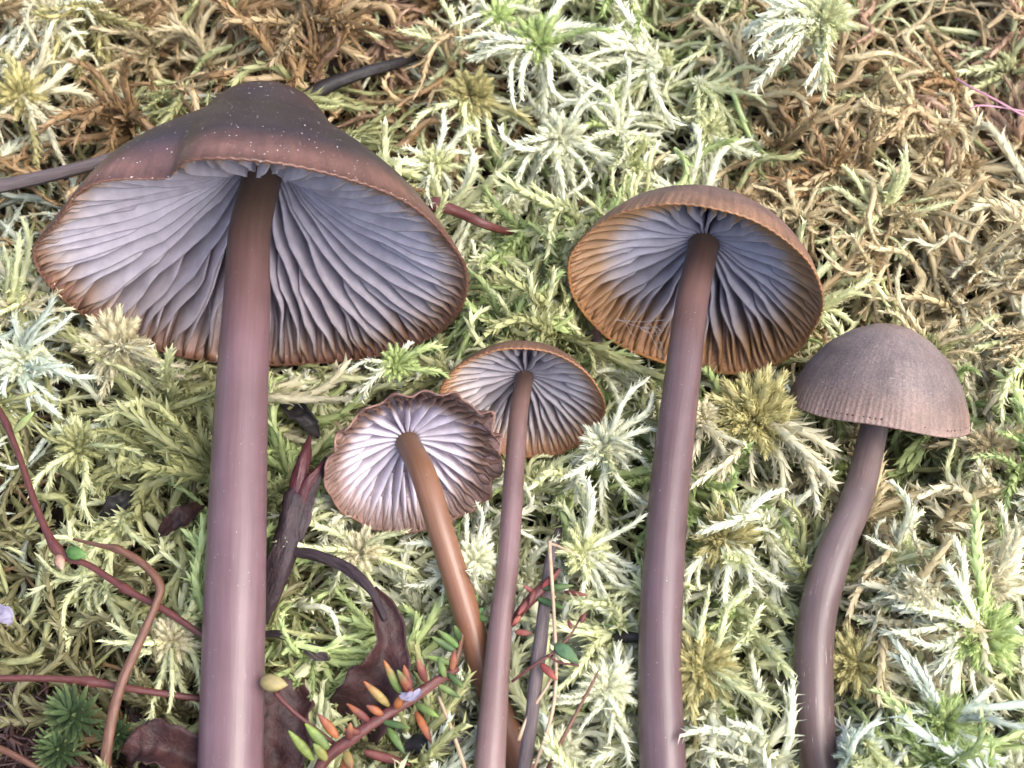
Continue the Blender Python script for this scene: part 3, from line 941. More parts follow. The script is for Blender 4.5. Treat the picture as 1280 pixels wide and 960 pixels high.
# hand-placed sprigs: px, py, height, scale, branch colour, head colour, branches, azimuth span, label, extra
HAND = [
    (25, 118, 1.0, 1.15, 'cream', 'ochre', 15, (-100, 90), 'big cream moss star with ochre middle above the grey twig', {}),
    (55, 15, 1.0, 1.0, 'white', 'cream', 12, (-120, 60), 'dense white moss sprig above the ochre-centred moss star', {}),
    (672, 52, 1.3, 1.25, 'white', 'lime', 18, (-200, 60), 'large bright white moss star with lime heart above the tan-rimmed mushroom', {}),
    (588, 118, 1.0, 0.95, 'pale', 'ochre', 11, (-150, -10), 'ochre-headed moss sprig with pale drooping branches beside the white star', {'head': 1.25}),
    (622, 20, 1.0, 0.8, 'white', 'lime', 11, None, 'small white moss star with fresh green middle above the ochre-headed sprig', {}),
    (1030, 22, 2.2, 1.3, 'white', 'pale', 14, (120, 290), 'raised white-green moss sprig leaning over the brown moss', {}),
    (700, 170, 1.0, 1.1, 'white', 'white', 14, (-170, 30), 'long-armed white moss sprig between the big cap and the tan-rimmed cap', {}),
    (622, 326, 0.9, 0.62, 'pale', 'lime', 12, None, 'little moss star with lime centre near the tip of the red twig', {}),
    (495, 455, 1.9, 0.72, 'white', 'lime', 12, (-40, 230), 'white moss star with green-yellow eye touching the widest cap', {}),
    (545, 205, 0.9, 0.85, 'white', 'pale', 11, None, 'white moss sprig beside the slope of the widest cap', {}),
    (755, 555, 1.1, 0.95, 'white', 'white', 13, (-150, 60), 'white frilly moss sprig beside the orange-rimmed small mushroom', {}),
    (945, 520, 1.35, 1.12, 'cream', 'ochre', 12, (-165, -20), 'ochre moss star with cream feathery arms beside the domed mushroom', {'head': 1.6, 'el': (-0.1, 0.3), 'reach': 1.25}),
    (880, 520, 1.4, 0.95, 'cream', 'cream', 5, (180, 275), 'cream moss arms hanging along the tan-rimmed mushroom stem', {'head': 0.7}),
    (905, 672, 1.1, 0.95, 'white', 'ochre', 11, (-150, 30), 'yellow-centred moss star under the ochre star', {'head': 1.25}),
    (878, 835, 1.0, 0.95, 'pale', 'ochre', 11, (-130, 90), 'low ochre moss star beside the foot of the tan-rimmed mushroom', {'head': 1.35}),
    (1228, 795, 1.3, 1.4, 'white', 'lime', 17, (85, 220), 'broad white moss star with bright green heart beyond the bent stem', {'head': 1.0}),
    (1235, 730, 1.2, 0.95, 'cream', 'cream', 9, (0, 120), 'cream moss tuft behind the green-hearted white star', {}),
    (1070, 830, 0.8, 1.0, 'cream', 'ochre', 10, (-60, 60), 'ochre moss sprig peeping out behind the bent stem', {'head': 1.25}),
    (450, 690, 0.95, 0.9, 'pale', 'cream', 15, None, 'pale moss rosette below the crinkled cap', {}),
    (145, 430, 0.9, 1.0, 'cream', 'cream', 11, (-130, 0), 'shaggy cream moss sprig under the rim of the widest cap', {'head': 1.4}),
    (595, 700, 1.0, 0.85, 'white', 'white', 11, (60, 260), 'white moss sprig between the two slender stems', {}),
    (25, 450, 1.0, 1.0, 'bluish', 'white', 12, (-110, 90), 'bluish white moss sprig left bare beside the widest cap', {}),
    (215, 800, 0.8, 0.9, 'pale', 'cream', 13, None, 'pale moss rosette crossed by the red runner beside the thick stem', {}),
    (100, 560, 0.6, 0.95, 'pale', 'olive', 12, None, 'olive and pale moss star beneath the red runner', {}),
    (1180, 905, 0.9, 1.1, 'bluish', 'green', 12, None, 'greenish white moss sprig below the green-hearted star', {}),
    (730, 690, 0.9, 1.0, 'white', 'pale', 13, (-120, 120), 'white moss sprig beside the upright grey twig', {}),
    (760, 860, 0.9, 1.0, 'white', 'white', 12, None, 'white moss sprig between grey twig and purple stem', {}),
    (1130, 700, 0.9, 1.0, 'white', 'pale', 12, (60, 300), 'white moss sprig in the bend of the bent stem', {}),
    (1240, 560, 0.8, 1.0, 'cream', 'straw', 11, None, 'cream moss sprig below the domed cap', {}),
    (1160, 440, 0.8, 0.9, 'straw', 'olive', 9, (-60, 120), 'straw moss sprig just behind the domed cap', {}),
]
HP = []
for px, py, hz, sc, kb, kh, nb, az, lab, ex in HAND:
    p = P(px, py, hz * 0.72)
    lab = lab.replace(' left bare', '')
    sprig(p, sc, kb, kh, nb, az, (random.gauss(0.25, 0.15), random.gauss(0, 0.15)), lab, feather=0.75, **ex)
    HP.append((px, py, sc))

LAND = [((318, 180), 'behind the widest cap'), ((150, 330), 'beside the widest cap'), ((60, 620), 'near the red runner'), ((190, 700), 'beside the thick stem'),
        ((410, 560), 'beside the dark woody stem'), ((420, 780), 'near the maroon dead leaf'), ((560, 660), 'below the crinkled cap'), ((520, 440), 'under the widest cap'),
        ((650, 400), 'above the orange-rimmed small cap'), ((740, 700), 'near the upright grey twig'), ((800, 200), 'above the tan-rimmed cap'), ((690, 300), 'near the red twig'),
        ((470, 110), 'near the black stick'), ((1050, 300), 'behind the tan-rimmed cap'), ((1200, 200), 'near the pink thread'), ((1180, 420), 'behind the domed cap'),
        ((1200, 650), 'under the domed cap'), ((930, 850), 'between the purple stem and the bent stem'), ((1180, 850), 'beyond the bent stem'), ((120, 150), 'near the long grey twig'),
        ((90, 900), 'near the dark peat'), ((700, 60), 'near the large white star'), ((960, 60), 'near the raised white-green sprig')]
LC = np.array([l[0] for l in LAND], float)
def landmark(px, py):
    return LAND[int(np.argmin(((LC - [px, py]) ** 2).sum(1)))][1]

def arc_span():
    a = random.uniform(0, 360)
    return (a, a + random.uniform(70, 230))

cand = []
for gy in range(-100, 1080, 62):
    for gx in range(-110, 1400, 66):
        cand.append((gx + random.uniform(-26, 26), gy + random.uniform(-26, 26)))
random.shuffle(cand)
count = 0
for px, py in cand:
    if count >= 240:
        break
    if px < 140 and py > 830:
        continue
    if any((px - a) ** 2 + (py - b) ** 2 < (46 * s) ** 2 for a, b, s in HP):
        continue
    p0 = P(px, py, 0.2)
    z = float(H(p0.x, p0.y)) + random.uniform(-0.12, 0.16)
    p = P(px, py, z)
    if in_the_way(np.array([list(p), [p.x, p.y, p.z + 0.15]]), 0.06).any():
        continue
    fx, fy, _ = project(np.array(p)[None])
    hidden = False
    for cp in CAPS:                                     # wholly behind a cap: the photo shows nothing of it
        cx, cy, cd = project(cp['c'][None])
        if (fx[0] - cx[0]) ** 2 + ((fy[0] - cy[0]) * 1.3) ** 2 < (cp['R'] * 70) ** 2:
            hidden = True
    if hidden:
        continue
    shade = math.exp(-(((px - 90) / 190) ** 2 + ((py - 740) / 180) ** 2))
    if random.random() < 0.7 * shade:
        continue
    kb = pick_kind(px, py)
    kh = random.choice(kinds_at(px, py) + (['lime'] if kb in ('white', 'pale', 'cream', 'green') else []))
    lab = '%s moss sprig with %s head %s' % (WORDS[kb], WORDS[kh], landmark(px, py)) if kb != kh else 'all %s moss sprig %s' % (WORDS[kb], landmark(px, py))
    sprig(p, random.uniform(0.85, 1.75), kb, kh, random.randint(10, 15), arc_span(), (random.gauss(0.15, 0.45), random.gauss(0, 0.45)), lab, 'moss sprigs: ' + lab, head=random.choice([0.25, 0.3, 0.4, 0.6]), el=(-0.35, 0.8))
    count += 1

# ------------------------------------------------------------------ loose strands lying over the mat
count = 0
tries = 0
while count < 290 and tries < 4000:
    tries += 1
    px, py = random.uniform(-40, 1320), random.uniform(-40, 1000)
    if px < 130 and py > 840:
        continue
    kd = pick_kind(px, py)
    warm = kd in ('tan', 'brown', 'pink', 'straw', 'olive')
    if not warm and random.random() < 0.3:
        continue
    p = P(px, py, 0.2)
    K = 12
    L = random.uniform(0.9, 2.2)
    th = random.uniform(0, 6.283)
    tt = np.linspace(-0.5, 0.5, K)
    hd = th + random.gauss(0, 1.6) * tt + 0.7 * np.sin(tt * random.uniform(5, 11) + random.uniform(0, 6))
    xs = p.x + (np.cumsum(np.cos(hd)) - K / 2 * math.cos(th)) * L / K
    ys = p.y + (np.cumsum(np.sin(hd)) - K / 2 * math.sin(th)) * L / K
    zz = H(xs, ys) + random.uniform(0.0, 0.36) + 0.22 * np.cos(tt * math.pi) - 0.15
    path = np.stack([xs, ys, zz], -1)
    if in_the_way(path, 0.08).any():
        continue
    o1 = np.ones(1)
    mid = path[K // 2].copy()
    V, F, C = strands((path - mid)[None], o1 * (random.uniform(0.04, 0.068) if warm else random.uniform(0.03, 0.05)), int(34 * L), o1 * random.uniform(0.15, 0.24), o1 * 0.062, o1 * random.uniform(0.08, 0.3),
                      np.array([PAL[kd]]) * random.uniform(0.85, 1.1), 700 + count, tip=1.15, rec=random.uniform(0.4, 0.9))
    o = obj('moss_strand', mesh_np('moss_strand', V, F, C), M_MOSS, None, mid)
    lab = 'loose %s moss strand lying %s' % (WORDS[kd], landmark(px, py))
    tag(o, lab, 'moss', 'moss strands: ' + lab)
    count += 1

# ------------------------------------------------------------------ twigs, runners and litter
def twig(name, label, cat, pts, mat, n=40, sides=10, wob=0.06, seed=0, parent=None, knots=None):
    path, rad = px_path(pts, n)
    if knots:
        u = np.linspace(0, 1, n)
        for k_, w_, a_ in knots:
            rad = rad * (1 + a_ * np.exp(-((u - k_) / w_) ** 2))
    base = path[0].copy()
    off = np.array(parent.location) if parent else base
    V, q, uv = tube_arrays(path, rad, sides, wob, seed)
    me = mesh_np(name, V - off, to_tris(q), uv=uv)
    o = obj(name, me, mat, parent, None if parent else base)
    if label:
        tag(o, label, cat)
    return o

def blob_leaf(name, parent, a, b, width, c0, c1, flat=0.55, bend=0.05, mat=None):
    """plump pointed leaf from point a to point b (world), coloured c0 to c1; parent at its own location"""
    a, b = np.array(a, float), np.array(b, float)
    n, s = 9, 8
    t = np.linspace(0, 1, n)
    d = b - a
    L = np.linalg.norm(d)
    ax = d / L
    sidev = np.cross(ax, [0.1, -0.35, 0.94]); sidev /= np.linalg.norm(sidev)
    up = np.cross(sidev, ax)
    r = np.sin(np.pi * (0.06 + 0.9 * t) ** 0.8) ** 0.75 * width / 2
    ang = np.arange(s) * 2 * np.pi / s
    ctr = a + d * t[:, None] + up * (bend * L * np.sin(np.pi * t))[:, None]
    V = ctr[:, None] + r[:, None, None] * (np.cos(ang)[None, :, None] * sidev + flat * np.sin(ang)[None, :, None] * up)
    V = V.reshape(-1, 3)
    i = np.arange(n - 1)[:, None] * s + np.arange(s)[None]
    j = np.arange(n - 1)[:, None] * s + (np.arange(s)[None] + 1) % s
    q = np.stack([i, j, j + s, i + s], -1).reshape(-1, 4)
    V = np.vstack([V, a - ax * 0.01, b + ax * width * 0.1])
    k = np.arange(s)
    e = (n - 1) * s
    q = np.vstack([q, np.stack([(k + 1) % s, k, np.full(s, n * s), np.full(s, n * s)], -1), np.stack([e + k, e + (k + 1) % s, np.full(s, n * s + 1), np.full(s, n * s + 1)], -1)])
    C = np.vstack([np.repeat(lerp_cols(t, [(0, c0), (0.45, c0), (1, c1)]), s, 0), [c0], [c1]])
    off = np.array(parent.location) if parent else a
    o = obj(name, mesh_np(name, V - off, to_tris(q), C), mat or M_LEAF, parent, None if parent else a)
    return o

def bend_leaf(name, px_pts, mat, label=None, cat='leaf', curl=0.25, seed=0, thick=0.009, parent=None):
    """withered sheet leaf: px_pts (px, py, h, width px) along the midrib"""
    path, rad = px_path(px_pts, 26)
    T, A, B = frames(path)
    m = 13
    v = np.linspace(-1, 1, m)
    r_ = np.random.default_rng(seed)
    ph = r_.uniform(0, 6.28, 4)
    tt = np.linspace(0, 1, 26)[:, None]
    lift = curl * (v[None] ** 2) * rad[:, None] * 1.2 + 0.10 * rad[:, None] * np.sin(5 * v[None] + ph[0] + 6 * tt) + 0.06 * rad[:, None] * np.sin(11 * tt * 3 + ph[1] + 3 * v[None])
    w = rad[:, None] * v[None] * (1 + 0.12 * np.sin(17 * tt + ph[2]) + 0.06 * np.sin(39 * tt + ph[3]))
    top = path[:, None] + A[:, None] * w[..., None] + B[:, None] * lift[..., None]
    bot = top - B[:, None] * thick
    V = np.vstack([top.reshape(-1, 3), bot.reshape(-1, 3)])
    i = (np.arange(25)[:, None] * m + np.arange(m - 1)[None])
    q = np.stack([i, i + 1, i + m + 1, i + m], -1).reshape(-1, 4)
    off = 26 * m
    q2 = q[:, ::-1] + off
    rows = np.arange(25) * m
    sl = np.stack([rows, rows + m, rows + m + off, rows + off], -1)
    sr_ = np.stack([rows + m - 1, rows + m - 1 + off, rows + 2 * m - 1 + off, rows + 2 * m - 1], -1)
    cs = np.arange(m - 1)
    e0 = np.stack([cs, cs + off, cs + 1 + off, cs + 1], -1)
    e1 = e0[:, ::-1] + 25 * m
    base = path[0].copy()
    o_ = np.array(parent.location) if parent else base
    o = obj(name, mesh_np(name, V - o_, to_tris(np.vstack([q, q2, sl, sr_, e0, e1]))), mat, parent, None if parent else base)
    if label:
        tag(o, label, cat)
    return o

twig('twig', 'long smooth grey-mauve twig running under the widest cap', 'twig',
     [(-60, 244, 0.55, 18), (0, 233, 0.6, 17), (80, 215, 0.62, 16), (160, 192, 0.6, 15), (260, 160, 0.45, 13), (330, 140, 0.2, 12)], M_TWIG_GREY, seed=2)
twig('stick', 'black weathered stick emerging behind the widest cap', 'stick',
     [(345, 150, 0.3, 18), (400, 112, 0.5, 18), (450, 92, 0.5, 15), (500, 78, 0.25, 12), (560, 56, -0.3, 9)], M_TWIG_BLACK, seed=3)
twig('twig', 'short red-brown twig beside the slope of the widest cap', 'twig',
     [(515, 250, 0.5, 10), (545, 256, 0.75, 15), (575, 266, 0.75, 13), (605, 280, 0.7, 11), (640, 292, 0.4, 9)], M_TWIG_RED, seed=4, knots=[(0.25, 0.04, 0.5)])

# runner with its few leaves
rt = empty('cranberry_runner', P(0, 515, 0.8))
tag(rt, 'thin red runner with tiny green leaves passing behind the thick stem', 'plant')
twig('stem', None, None, [(-30, 470, 0.6, 8), (0, 515, 0.8, 8), (22, 565, 0.85, 8), (50, 645, 0.85, 9), (76, 692, 0.85, 10), (110, 706, 0.85, 8), (160, 738, 0.85, 9), (205, 762, 0.85, 9), (262, 800, 0.75, 8), (300, 820, 0.5, 7)],
     M_TWIG_RED, 60, 8, 0.08, 5, rt, [(0.42, 0.02, 0.5), (0.66, 0.015, 0.4), (0.15, 0.02, 0.4)])
blob_leaf('leaf', rt, P(84, 690, 0.95), P(107, 694, 0.98), 0.17, (0.06, 0.14, 0.03), (0.10, 0.2, 0.045), 0.3)
blob_leaf('leaf', rt, P(18, 540, 0.95), P(42, 515, 1.05), 0.10, (0.2, 0.22, 0.08), (0.25, 0.36, 0.10), 0.3)
blob_leaf('bud', rt, P(72, 694, 0.9), P(78, 712, 0.9), 0.13, (0.32, 0.18, 0.13), (0.45, 0.28, 0.2), 0.7)

o = twig('stalk', 'bent brown dry stalk with pale broken tip crossing the red runner', 'stalk',
     [(92, 674, 0.9, 3), (125, 682, 1.0, 6), (150, 688, 1.05, 10), (182, 708, 1.05, 11), (200, 733, 1.05, 12), (193, 760, 1.0, 10), (172, 808, 0.95, 12), (150, 860, 0.9, 13), (136, 920, 0.8, 13), (126, 1000, 0.5, 13)], M_TWIG_BROWN, 60, seed=6, knots=[(0.2, 0.02, 0.3)])
twig('runner', 'purple horizontal runner lying above the dark peat', 'twig',
     [(-40, 852, 0.65, 9), (0, 848, 0.7, 9), (60, 848, 0.72, 9), (112, 852, 0.72, 11), (170, 862, 0.7, 9), (240, 872, 0.6, 8), (300, 880, 0.3, 7)], M_TWIG_RED, 50, seed=7, knots=[(0.5, 0.02, 0.5)])
twig('twig', 'short orange-red twig half sunk in the dark peat', 'twig', [(-30, 930, 0.4, 9), (0, 936, 0.45, 9), (40, 956, 0.45, 8), (80, 980, 0.3, 7)], M_TWIG_BROWN, 20, seed=8)

# dark dead shrub stem
dt = empty('dead_shrub_stem', P(330, 775, 0.5))
tag(dt, 'gnarled dark purple dead woody stem with a split red top', 'dead stem')
twig('trunk', None, None, [(318, 800, 0.3, 20), (332, 755, 0.6, 24), (352, 700, 0.85, 30), (364, 660, 0.95, 33), (372, 628, 1.0, 30), (376, 602, 1.05, 20)], M_TWIG_DARK, 70, 12, 0.20, 9, dt)
twig('split_top', None, None, [(366, 645, 0.95, 18), (374, 600, 1.12, 20), (381, 572, 1.17, 15), (388, 545, 1.17, 5)], plain('red_heartwood', (0.015, 0.004, 0.006), (0.085, 0.015, 0.018), 1.0, 0.4, (9, 3, 1), 0.7, 0.04, co='UV'), 24, 9, 0.14, 10, dt)
twig('split_top', None, None, [(374, 640, 0.9, 24), (388, 608, 1.05, 18), (402, 586, 1.1, 14), (408, 572, 1.1, 6)], M_TWIG_DARK, 24, 9, 0.16, 11, dt)
twig('split_top', None, None, [(370, 640, 1.0, 12), (384, 605, 1.15, 13), (394, 592, 1.18, 10), (404, 578, 1.18, 4)], bpy.data.materials['red_heartwood'], 24, 8, 0.14, 44, dt)
twig('side_branch', None, None, [(362, 690, 0.9, 10), (395, 694, 1.0, 13), (430, 708, 1.0, 15), (455, 728, 1.0, 14), (470, 748, 0.95, 12), (482, 775, 0.85, 8)], M_TWIG_DARK, 36, 9, 0.12, 12, dt)
twig('side_branch', None, None, [(300, 800, 0.5, 7), (340, 792, 0.75, 9), (370, 802, 0.75, 11), (398, 817, 0.7, 16), (412, 824, 0.65, 5)], M_TWIG_DARK, 30, 9, 0.16, 14, dt)

bend_leaf('dead_leaf', [(466, 735, 0.95, 10), (480, 765, 0.85, 30), (488, 800, 0.75, 44), (484, 835, 0.65, 58), (470, 865, 0.5, 84), (456, 890, 0.35, 84), (440, 915, 0.1, 46)], M_DEAD,
          'withered maroon dead leaf hanging from the dark woody stem', 'leaf', 0.5, 3)
bend_leaf('dead_leaf', [(372, 845, 0.55, 20), (362, 870, 0.55, 56), (356, 905, 0.5, 66), (350, 945, 0.4, 66), (345, 990, 0.2, 44)], M_DEAD,
          'broad maroon dead leaf beside the foot of the thick stem', 'leaf', 0.3, 5)
bend_leaf('dead_leaf', [(160, 950, 0.5, 20), (180, 935, 0.6, 44), (205, 938, 0.6, 60), (235, 955, 0.5, 50), (262, 980, 0.3, 20)], M_DEAD,
          'curled dark purple dead leaf beside the dry stalk', 'leaf', 0.7, 8)

GREEN, DGREEN, ORANGE, RED, YEL = (0.12, 0.17, 0.045), (0.04, 0.08, 0.022), (0.29, 0.09, 0.028), (0.12, 0.028, 0.022), (0.28, 0.20, 0.06)
def leafy(name, label, spine, width, leaves, mat, seed=0):
    rt_ = empty(name, P(*spine[0][:3]))
    tag(rt_, label, 'plant')
    twig('stem', None, None, [(*s, w) for s, w in zip(spine, width)], mat, 40, 8, 0.10, seed, rt_)
    for (x0, y0, x1, y1, h0, h1, w, c0, c1) in leaves:
        blob_leaf('leaf', rt_, P(x0, y0, h0), P(x1, y1, h1), w / 130, c0, c1, 0.5, random.uniform(-0.1, 0.12))
    return rt_

leafy('crowberry_sprig', 'crowberry sprig with plump orange, red and green leaves', [(390, 985, 0.75), (405, 950, 0.9), (440, 922, 1.0), (475, 898, 1.05), (510, 876, 1.05), (545, 852, 1.0), (572, 836, 0.9)], [16, 16, 15, 14, 13, 12, 9],
      [(486, 882, 455, 852, 1.1, 1.3, 13, YEL, ORANGE), (500, 866, 480, 826, 1.1, 1.35, 13, GREEN, ORANGE), (515, 868, 497, 838, 1.15, 1.35, 14, (0.180, 0.042, 0.018), GREEN),
       (512, 862, 505, 832, 1.2, 1.3, 13, RED, ORANGE), (532, 852, 522, 825, 1.1, 1.3, 13, RED, (0.300, 0.120, 0.072)), (462, 902, 434, 880, 1.05, 1.2, 12, RED, ORANGE), (478, 893, 458, 882, 1.1, 1.2, 12, ORANGE, RED),
       (495, 886, 502, 868, 1.15, 1.3, 13, ORANGE, (0.420, 0.168, 0.024)), (520, 880, 548, 896, 1.05, 1.1, 12, GREEN, (0.180, 0.264, 0.048)), (478, 902, 512, 910, 1.05, 1.1, 11, DGREEN, GREEN), (485, 910, 506, 942, 1.0, 0.95, 12, (0.096, 0.156, 0.036), DGREEN),
       (520, 890, 540, 930, 1.0, 0.95, 12, ORANGE, RED), (422, 922, 398, 893, 1.1, 1.25, 14, ORANGE, RED), (436, 925, 438, 904, 1.1, 1.25, 13, RED, (0.360, 0.144, 0.048)), (410, 936, 382, 905, 1.05, 1.25, 16, GREEN, (0.204, 0.276, 0.036)),
       (392, 950, 361, 914, 1.0, 1.2, 14, (0.150, 0.192, 0.036), (0.180, 0.240, 0.048)), (408, 950, 392, 930, 1.05, 1.2, 14, (0.180, 0.180, 0.036), GREEN), (430, 948, 436, 978, 1.05, 1.1, 15, ORANGE, RED), (432, 940, 440, 962, 1.15, 1.2, 14, YEL, RED),
       (455, 940, 512, 956, 0.95, 0.9, 14, RED, (0.108, 0.018, 0.018)), (556, 846, 548, 822, 1.05, 1.2, 11, GREEN, DGREEN), (560, 842, 580, 860, 1.0, 1.0, 10, DGREEN, GREEN), (565, 838, 568, 812, 1.0, 1.15, 11, (0.240, 0.084, 0.036), RED),
       (548, 856, 575, 872, 1.0, 0.95, 10, GREEN, DGREEN), (450, 916, 430, 912, 1.1, 1.2, 11, RED, ORANGE)],
      M_TWIG_RED, 21)
leafy('crowberry_sprig', 'small green-needled sprig tucked behind the two crossing stems', [(560, 850, 0.55), (572, 820, 0.6), (580, 785, 0.6), (596, 752, 0.5)], [8, 8, 7, 5],
      [(570, 815, 540, 796, 0.7, 0.85, 12, DGREEN, GREEN), (572, 808, 548, 788, 0.7, 0.8, 12, (0.096, 0.180, 0.036), GREEN), (575, 800, 568, 782, 0.7, 0.9, 11, DGREEN, GREEN), (566, 830, 532, 820, 0.65, 0.8, 11, GREEN, (0.180, 0.264, 0.060)),
       (568, 840, 545, 840, 0.65, 0.75, 11, DGREEN, GREEN), (588, 775, 604, 760, 0.6, 0.7, 14, DGREEN, (0.060, 0.156, 0.030)), (590, 770, 612, 775, 0.6, 0.7, 13, (0.048, 0.120, 0.024), GREEN), (572, 836, 588, 858, 0.6, 0.6, 12, GREEN, GREEN), (565, 842, 575, 868, 0.6, 0.55, 11, DGREEN, GREEN),
       (592, 760, 596, 742, 0.6, 0.75, 12, DGREEN, GREEN)], M_TWIG_BROWN, 22)
leafy('crowberry_sprig', 'red-leaved sprig with two green leaves beside the slender stem', [(640, 780, 0.6), (652, 762, 0.8), (668, 745, 0.9), (685, 728, 0.95), (700, 712, 0.95)], [10, 13, 14, 10, 5],
      [(660, 750, 648, 768, 0.95, 0.95, 10, RED, (0.270, 0.060, 0.054)), (668, 742, 655, 732, 0.95, 1.05, 8, RED, (0.300, 0.072, 0.060)), (678, 735, 696, 716, 1.0, 1.05, 10, (0.270, 0.048, 0.042), RED), (680, 736, 716, 732, 1.0, 1.05, 11, DGREEN, GREEN),
       (672, 748, 704, 760, 0.95, 1.0, 11, DGREEN, (0.108, 0.204, 0.036)), (706, 740, 734, 744, 0.9, 0.95, 8, RED, (0.300, 0.084, 0.054)), (650, 770, 640, 782, 0.85, 0.8, 9, (0.300, 0.084, 0.060), RED), (644, 790, 666, 792, 0.75, 0.8, 10, (0.270, 0.084, 0.060), (0.300, 0.120, 0.084)),
       (668, 738, 662, 755, 1.0, 1.0, 9, RED, RED)], M_TWIG_RED, 23)

# yellow bud on its stalk
yb = empty('bud_stalk', P(420, 930, 0.7))
tag(yb, 'yellow-green bud leaf on a thin pink stalk beside the thick stem', 'plant')
twig('stem', None, None, [(425, 935, 0.8, 6), (395, 912, 0.95, 6), (365, 888, 1.05, 6), (344, 866, 1.1, 6)], M_TWIG_RED, 24, 7, 0.05, 24, yb)
blob_leaf('bud', yb, P(326, 852, 1.15), P(358, 856, 1.15), 0.20, (0.252, 0.204, 0.084), (0.312, 0.252, 0.108), 0.6)

# upright grey twig and thin dry stalks by it
twig('twig', 'upright ribbed grey twig standing among white moss', 'twig', [(650, 990, 0.4, 16), (664, 900, 0.75, 17), (672, 830, 0.85, 18), (680, 760, 0.85, 16), (690, 690, 0.7, 14), (712, 640, 0.1, 11)], M_TWIG_GREY, 40, 9, 0.08, 25)
twig('stalk', 'thin brown dry stalk with hooked top in front of the grey twig', 'stalk', [(668, 960, 0.6, 4), (688, 900, 0.85, 5), (695, 846, 0.95, 5), (692, 760, 1.05, 5), (687, 684, 1.15, 5), (690, 680, 1.15, 4), (708, 687, 1.15, 3), (726, 696, 1.1, 3)], M_STRAW, 50, 6, 0.05, 26)
br_ = empty('dry_branchlet', P(640, 850, 0.8))
tag(br_, 'fine red forking branchlet with one green leaf leaning on the grey twig', 'branchlet')
twig('stem', None, None, [(640, 852, 0.8, 4), (665, 833, 0.95, 4), (692, 815, 1.0, 4), (712, 795, 1.05, 3), (728, 768, 1.05, 2)], M_TWIG_RED, 30, 6, 0.05, 27, br_)
twig('side_branch', None, None, [(684, 820, 1.0, 3), (700, 828, 1.0, 3), (724, 832, 1.0, 3)], M_TWIG_RED, 16, 6, 0.05, 28, br_)
blob_leaf('leaf', br_, P(694, 806, 1.05), P(722, 826, 1.1), 0.16, (0.08, 0.15, 0.07), (0.10, 0.18, 0.06), 0.25)
blob_leaf('leaf', br_, P(676, 830, 1.0), P(696, 850, 1.0), 0.09, (0.2, 0.04, 0.03), (0.25, 0.06, 0.04), 0.4)
blob_leaf('leaf', br_, P(726, 778, 1.1), P(732, 766, 1.12), 0.06, RED, RED, 0.5)
blob_leaf('leaf', br_, P(714, 786, 1.1), P(710, 774, 1.12), 0.05, RED, RED, 0.5)
twig('stalk', 'thin straw-brown grass stalk arching over white moss near the purple stem', 'stalk', [(680, 970, 0.5, 5), (700, 930, 0.85, 5), (724, 885, 0.95, 4), (740, 855, 1.0, 4), (748, 838, 1.0, 2)], M_TWIG_BROWN, 30, 6, 0.05, 29)
twig('stalk', 'thin curved straw stalk rising behind the grey twig foot', 'stalk', [(648, 925, 0.7, 5), (662, 892, 0.8, 5), (684, 858, 0.9, 4), (694, 835, 0.95, 3)], M_STRAW, 26, 6, 0.05, 30)
twig('stalk', 'pale dry straw beside the crossing stem bases', 'stalk', [(548, 870, 0.8, 4), (562, 905, 0.8, 5), (578, 950, 0.75, 5), (585, 975, 0.6, 4)], M_STRAW, 22, 6, 0.05, 31)
twig('stick', 'dark stick stub poking out beside the purple stem', 'stick', [(735, 792, 0.05, 13), (768, 795, 0.45, 14), (800, 797, 0.6, 13), (830, 800, 0.4, 12)], M_TWIG_BLACK, 20, 9, 0.1, 32)
twig('stick', 'dark stub beneath the shadow of the tan-rimmed cap', 'stick', [(742, 418, 0.3, 14), (748, 430, 0.5, 13), (757, 444, 0.3, 10)], M_TWIG_DARK, 14, 8, 0.15, 33)
twig('stick', 'dark stick sunk in the moss behind the domed cap', 'stick', [(1240, 418, 0.3, 14), (1262, 430, 0.5, 17), (1300, 436, 0.4, 14)], M_TWIG_BLACK, 20, 8, 0.1, 34)
twig('stick', 'knobbly black stick under the crowberry sprig', 'stick', [(500, 945, 0.55, 22), (535, 930, 0.7, 26), (566, 920, 0.7, 18), (590, 908, 0.4, 8)], M_TWIG_BLACK, 24, 7, 0.30, 38)
bend_leaf('petal', [(-18, 778, 0.6, 12), (-6, 768, 0.7, 22), (6, 770, 0.7, 20), (13, 780, 0.6, 6)], M_PETAL, 'pale lilac petal scrap near the olive moss', 'petal', 0.4, 6)
bend_leaf('flake', [(500, 868, 1.3, 6), (508, 872, 1.32, 11), (518, 870, 1.32, 11), (526, 862, 1.32, 5)], M_PETAL, 'white flake resting on the crowberry sprig', 'flake', 0.5, 7)

bend_leaf('dark_scrap', [(200, 668, 0.1, 10), (216, 656, 0.25, 24), (234, 644, 0.28, 26), (254, 630, 0.1, 8)], M_DEAD, 'maroon bark scrap among olive moss beside the thick stem', 'bark', 0.5, 14)
bend_leaf('dark_scrap', [(128, 650, -0.1, 12), (144, 636, 0.05, 26), (162, 626, 0.05, 24), (180, 618, -0.15, 8)], M_TWIG_BLACK, 'black bark scrap in a hollow under the red runner', 'bark', 0.5, 15)
bend_leaf('dark_scrap', [(350, 500, 0.0, 12), (366, 514, 0.1, 24), (382, 528, 0.1, 24), (398, 548, -0.1, 8)], M_TWIG_BLACK, 'small black curled sheet in the gap under the widest cap', 'bark', 0.6, 16)  # thin black curled sheet lying in the gap

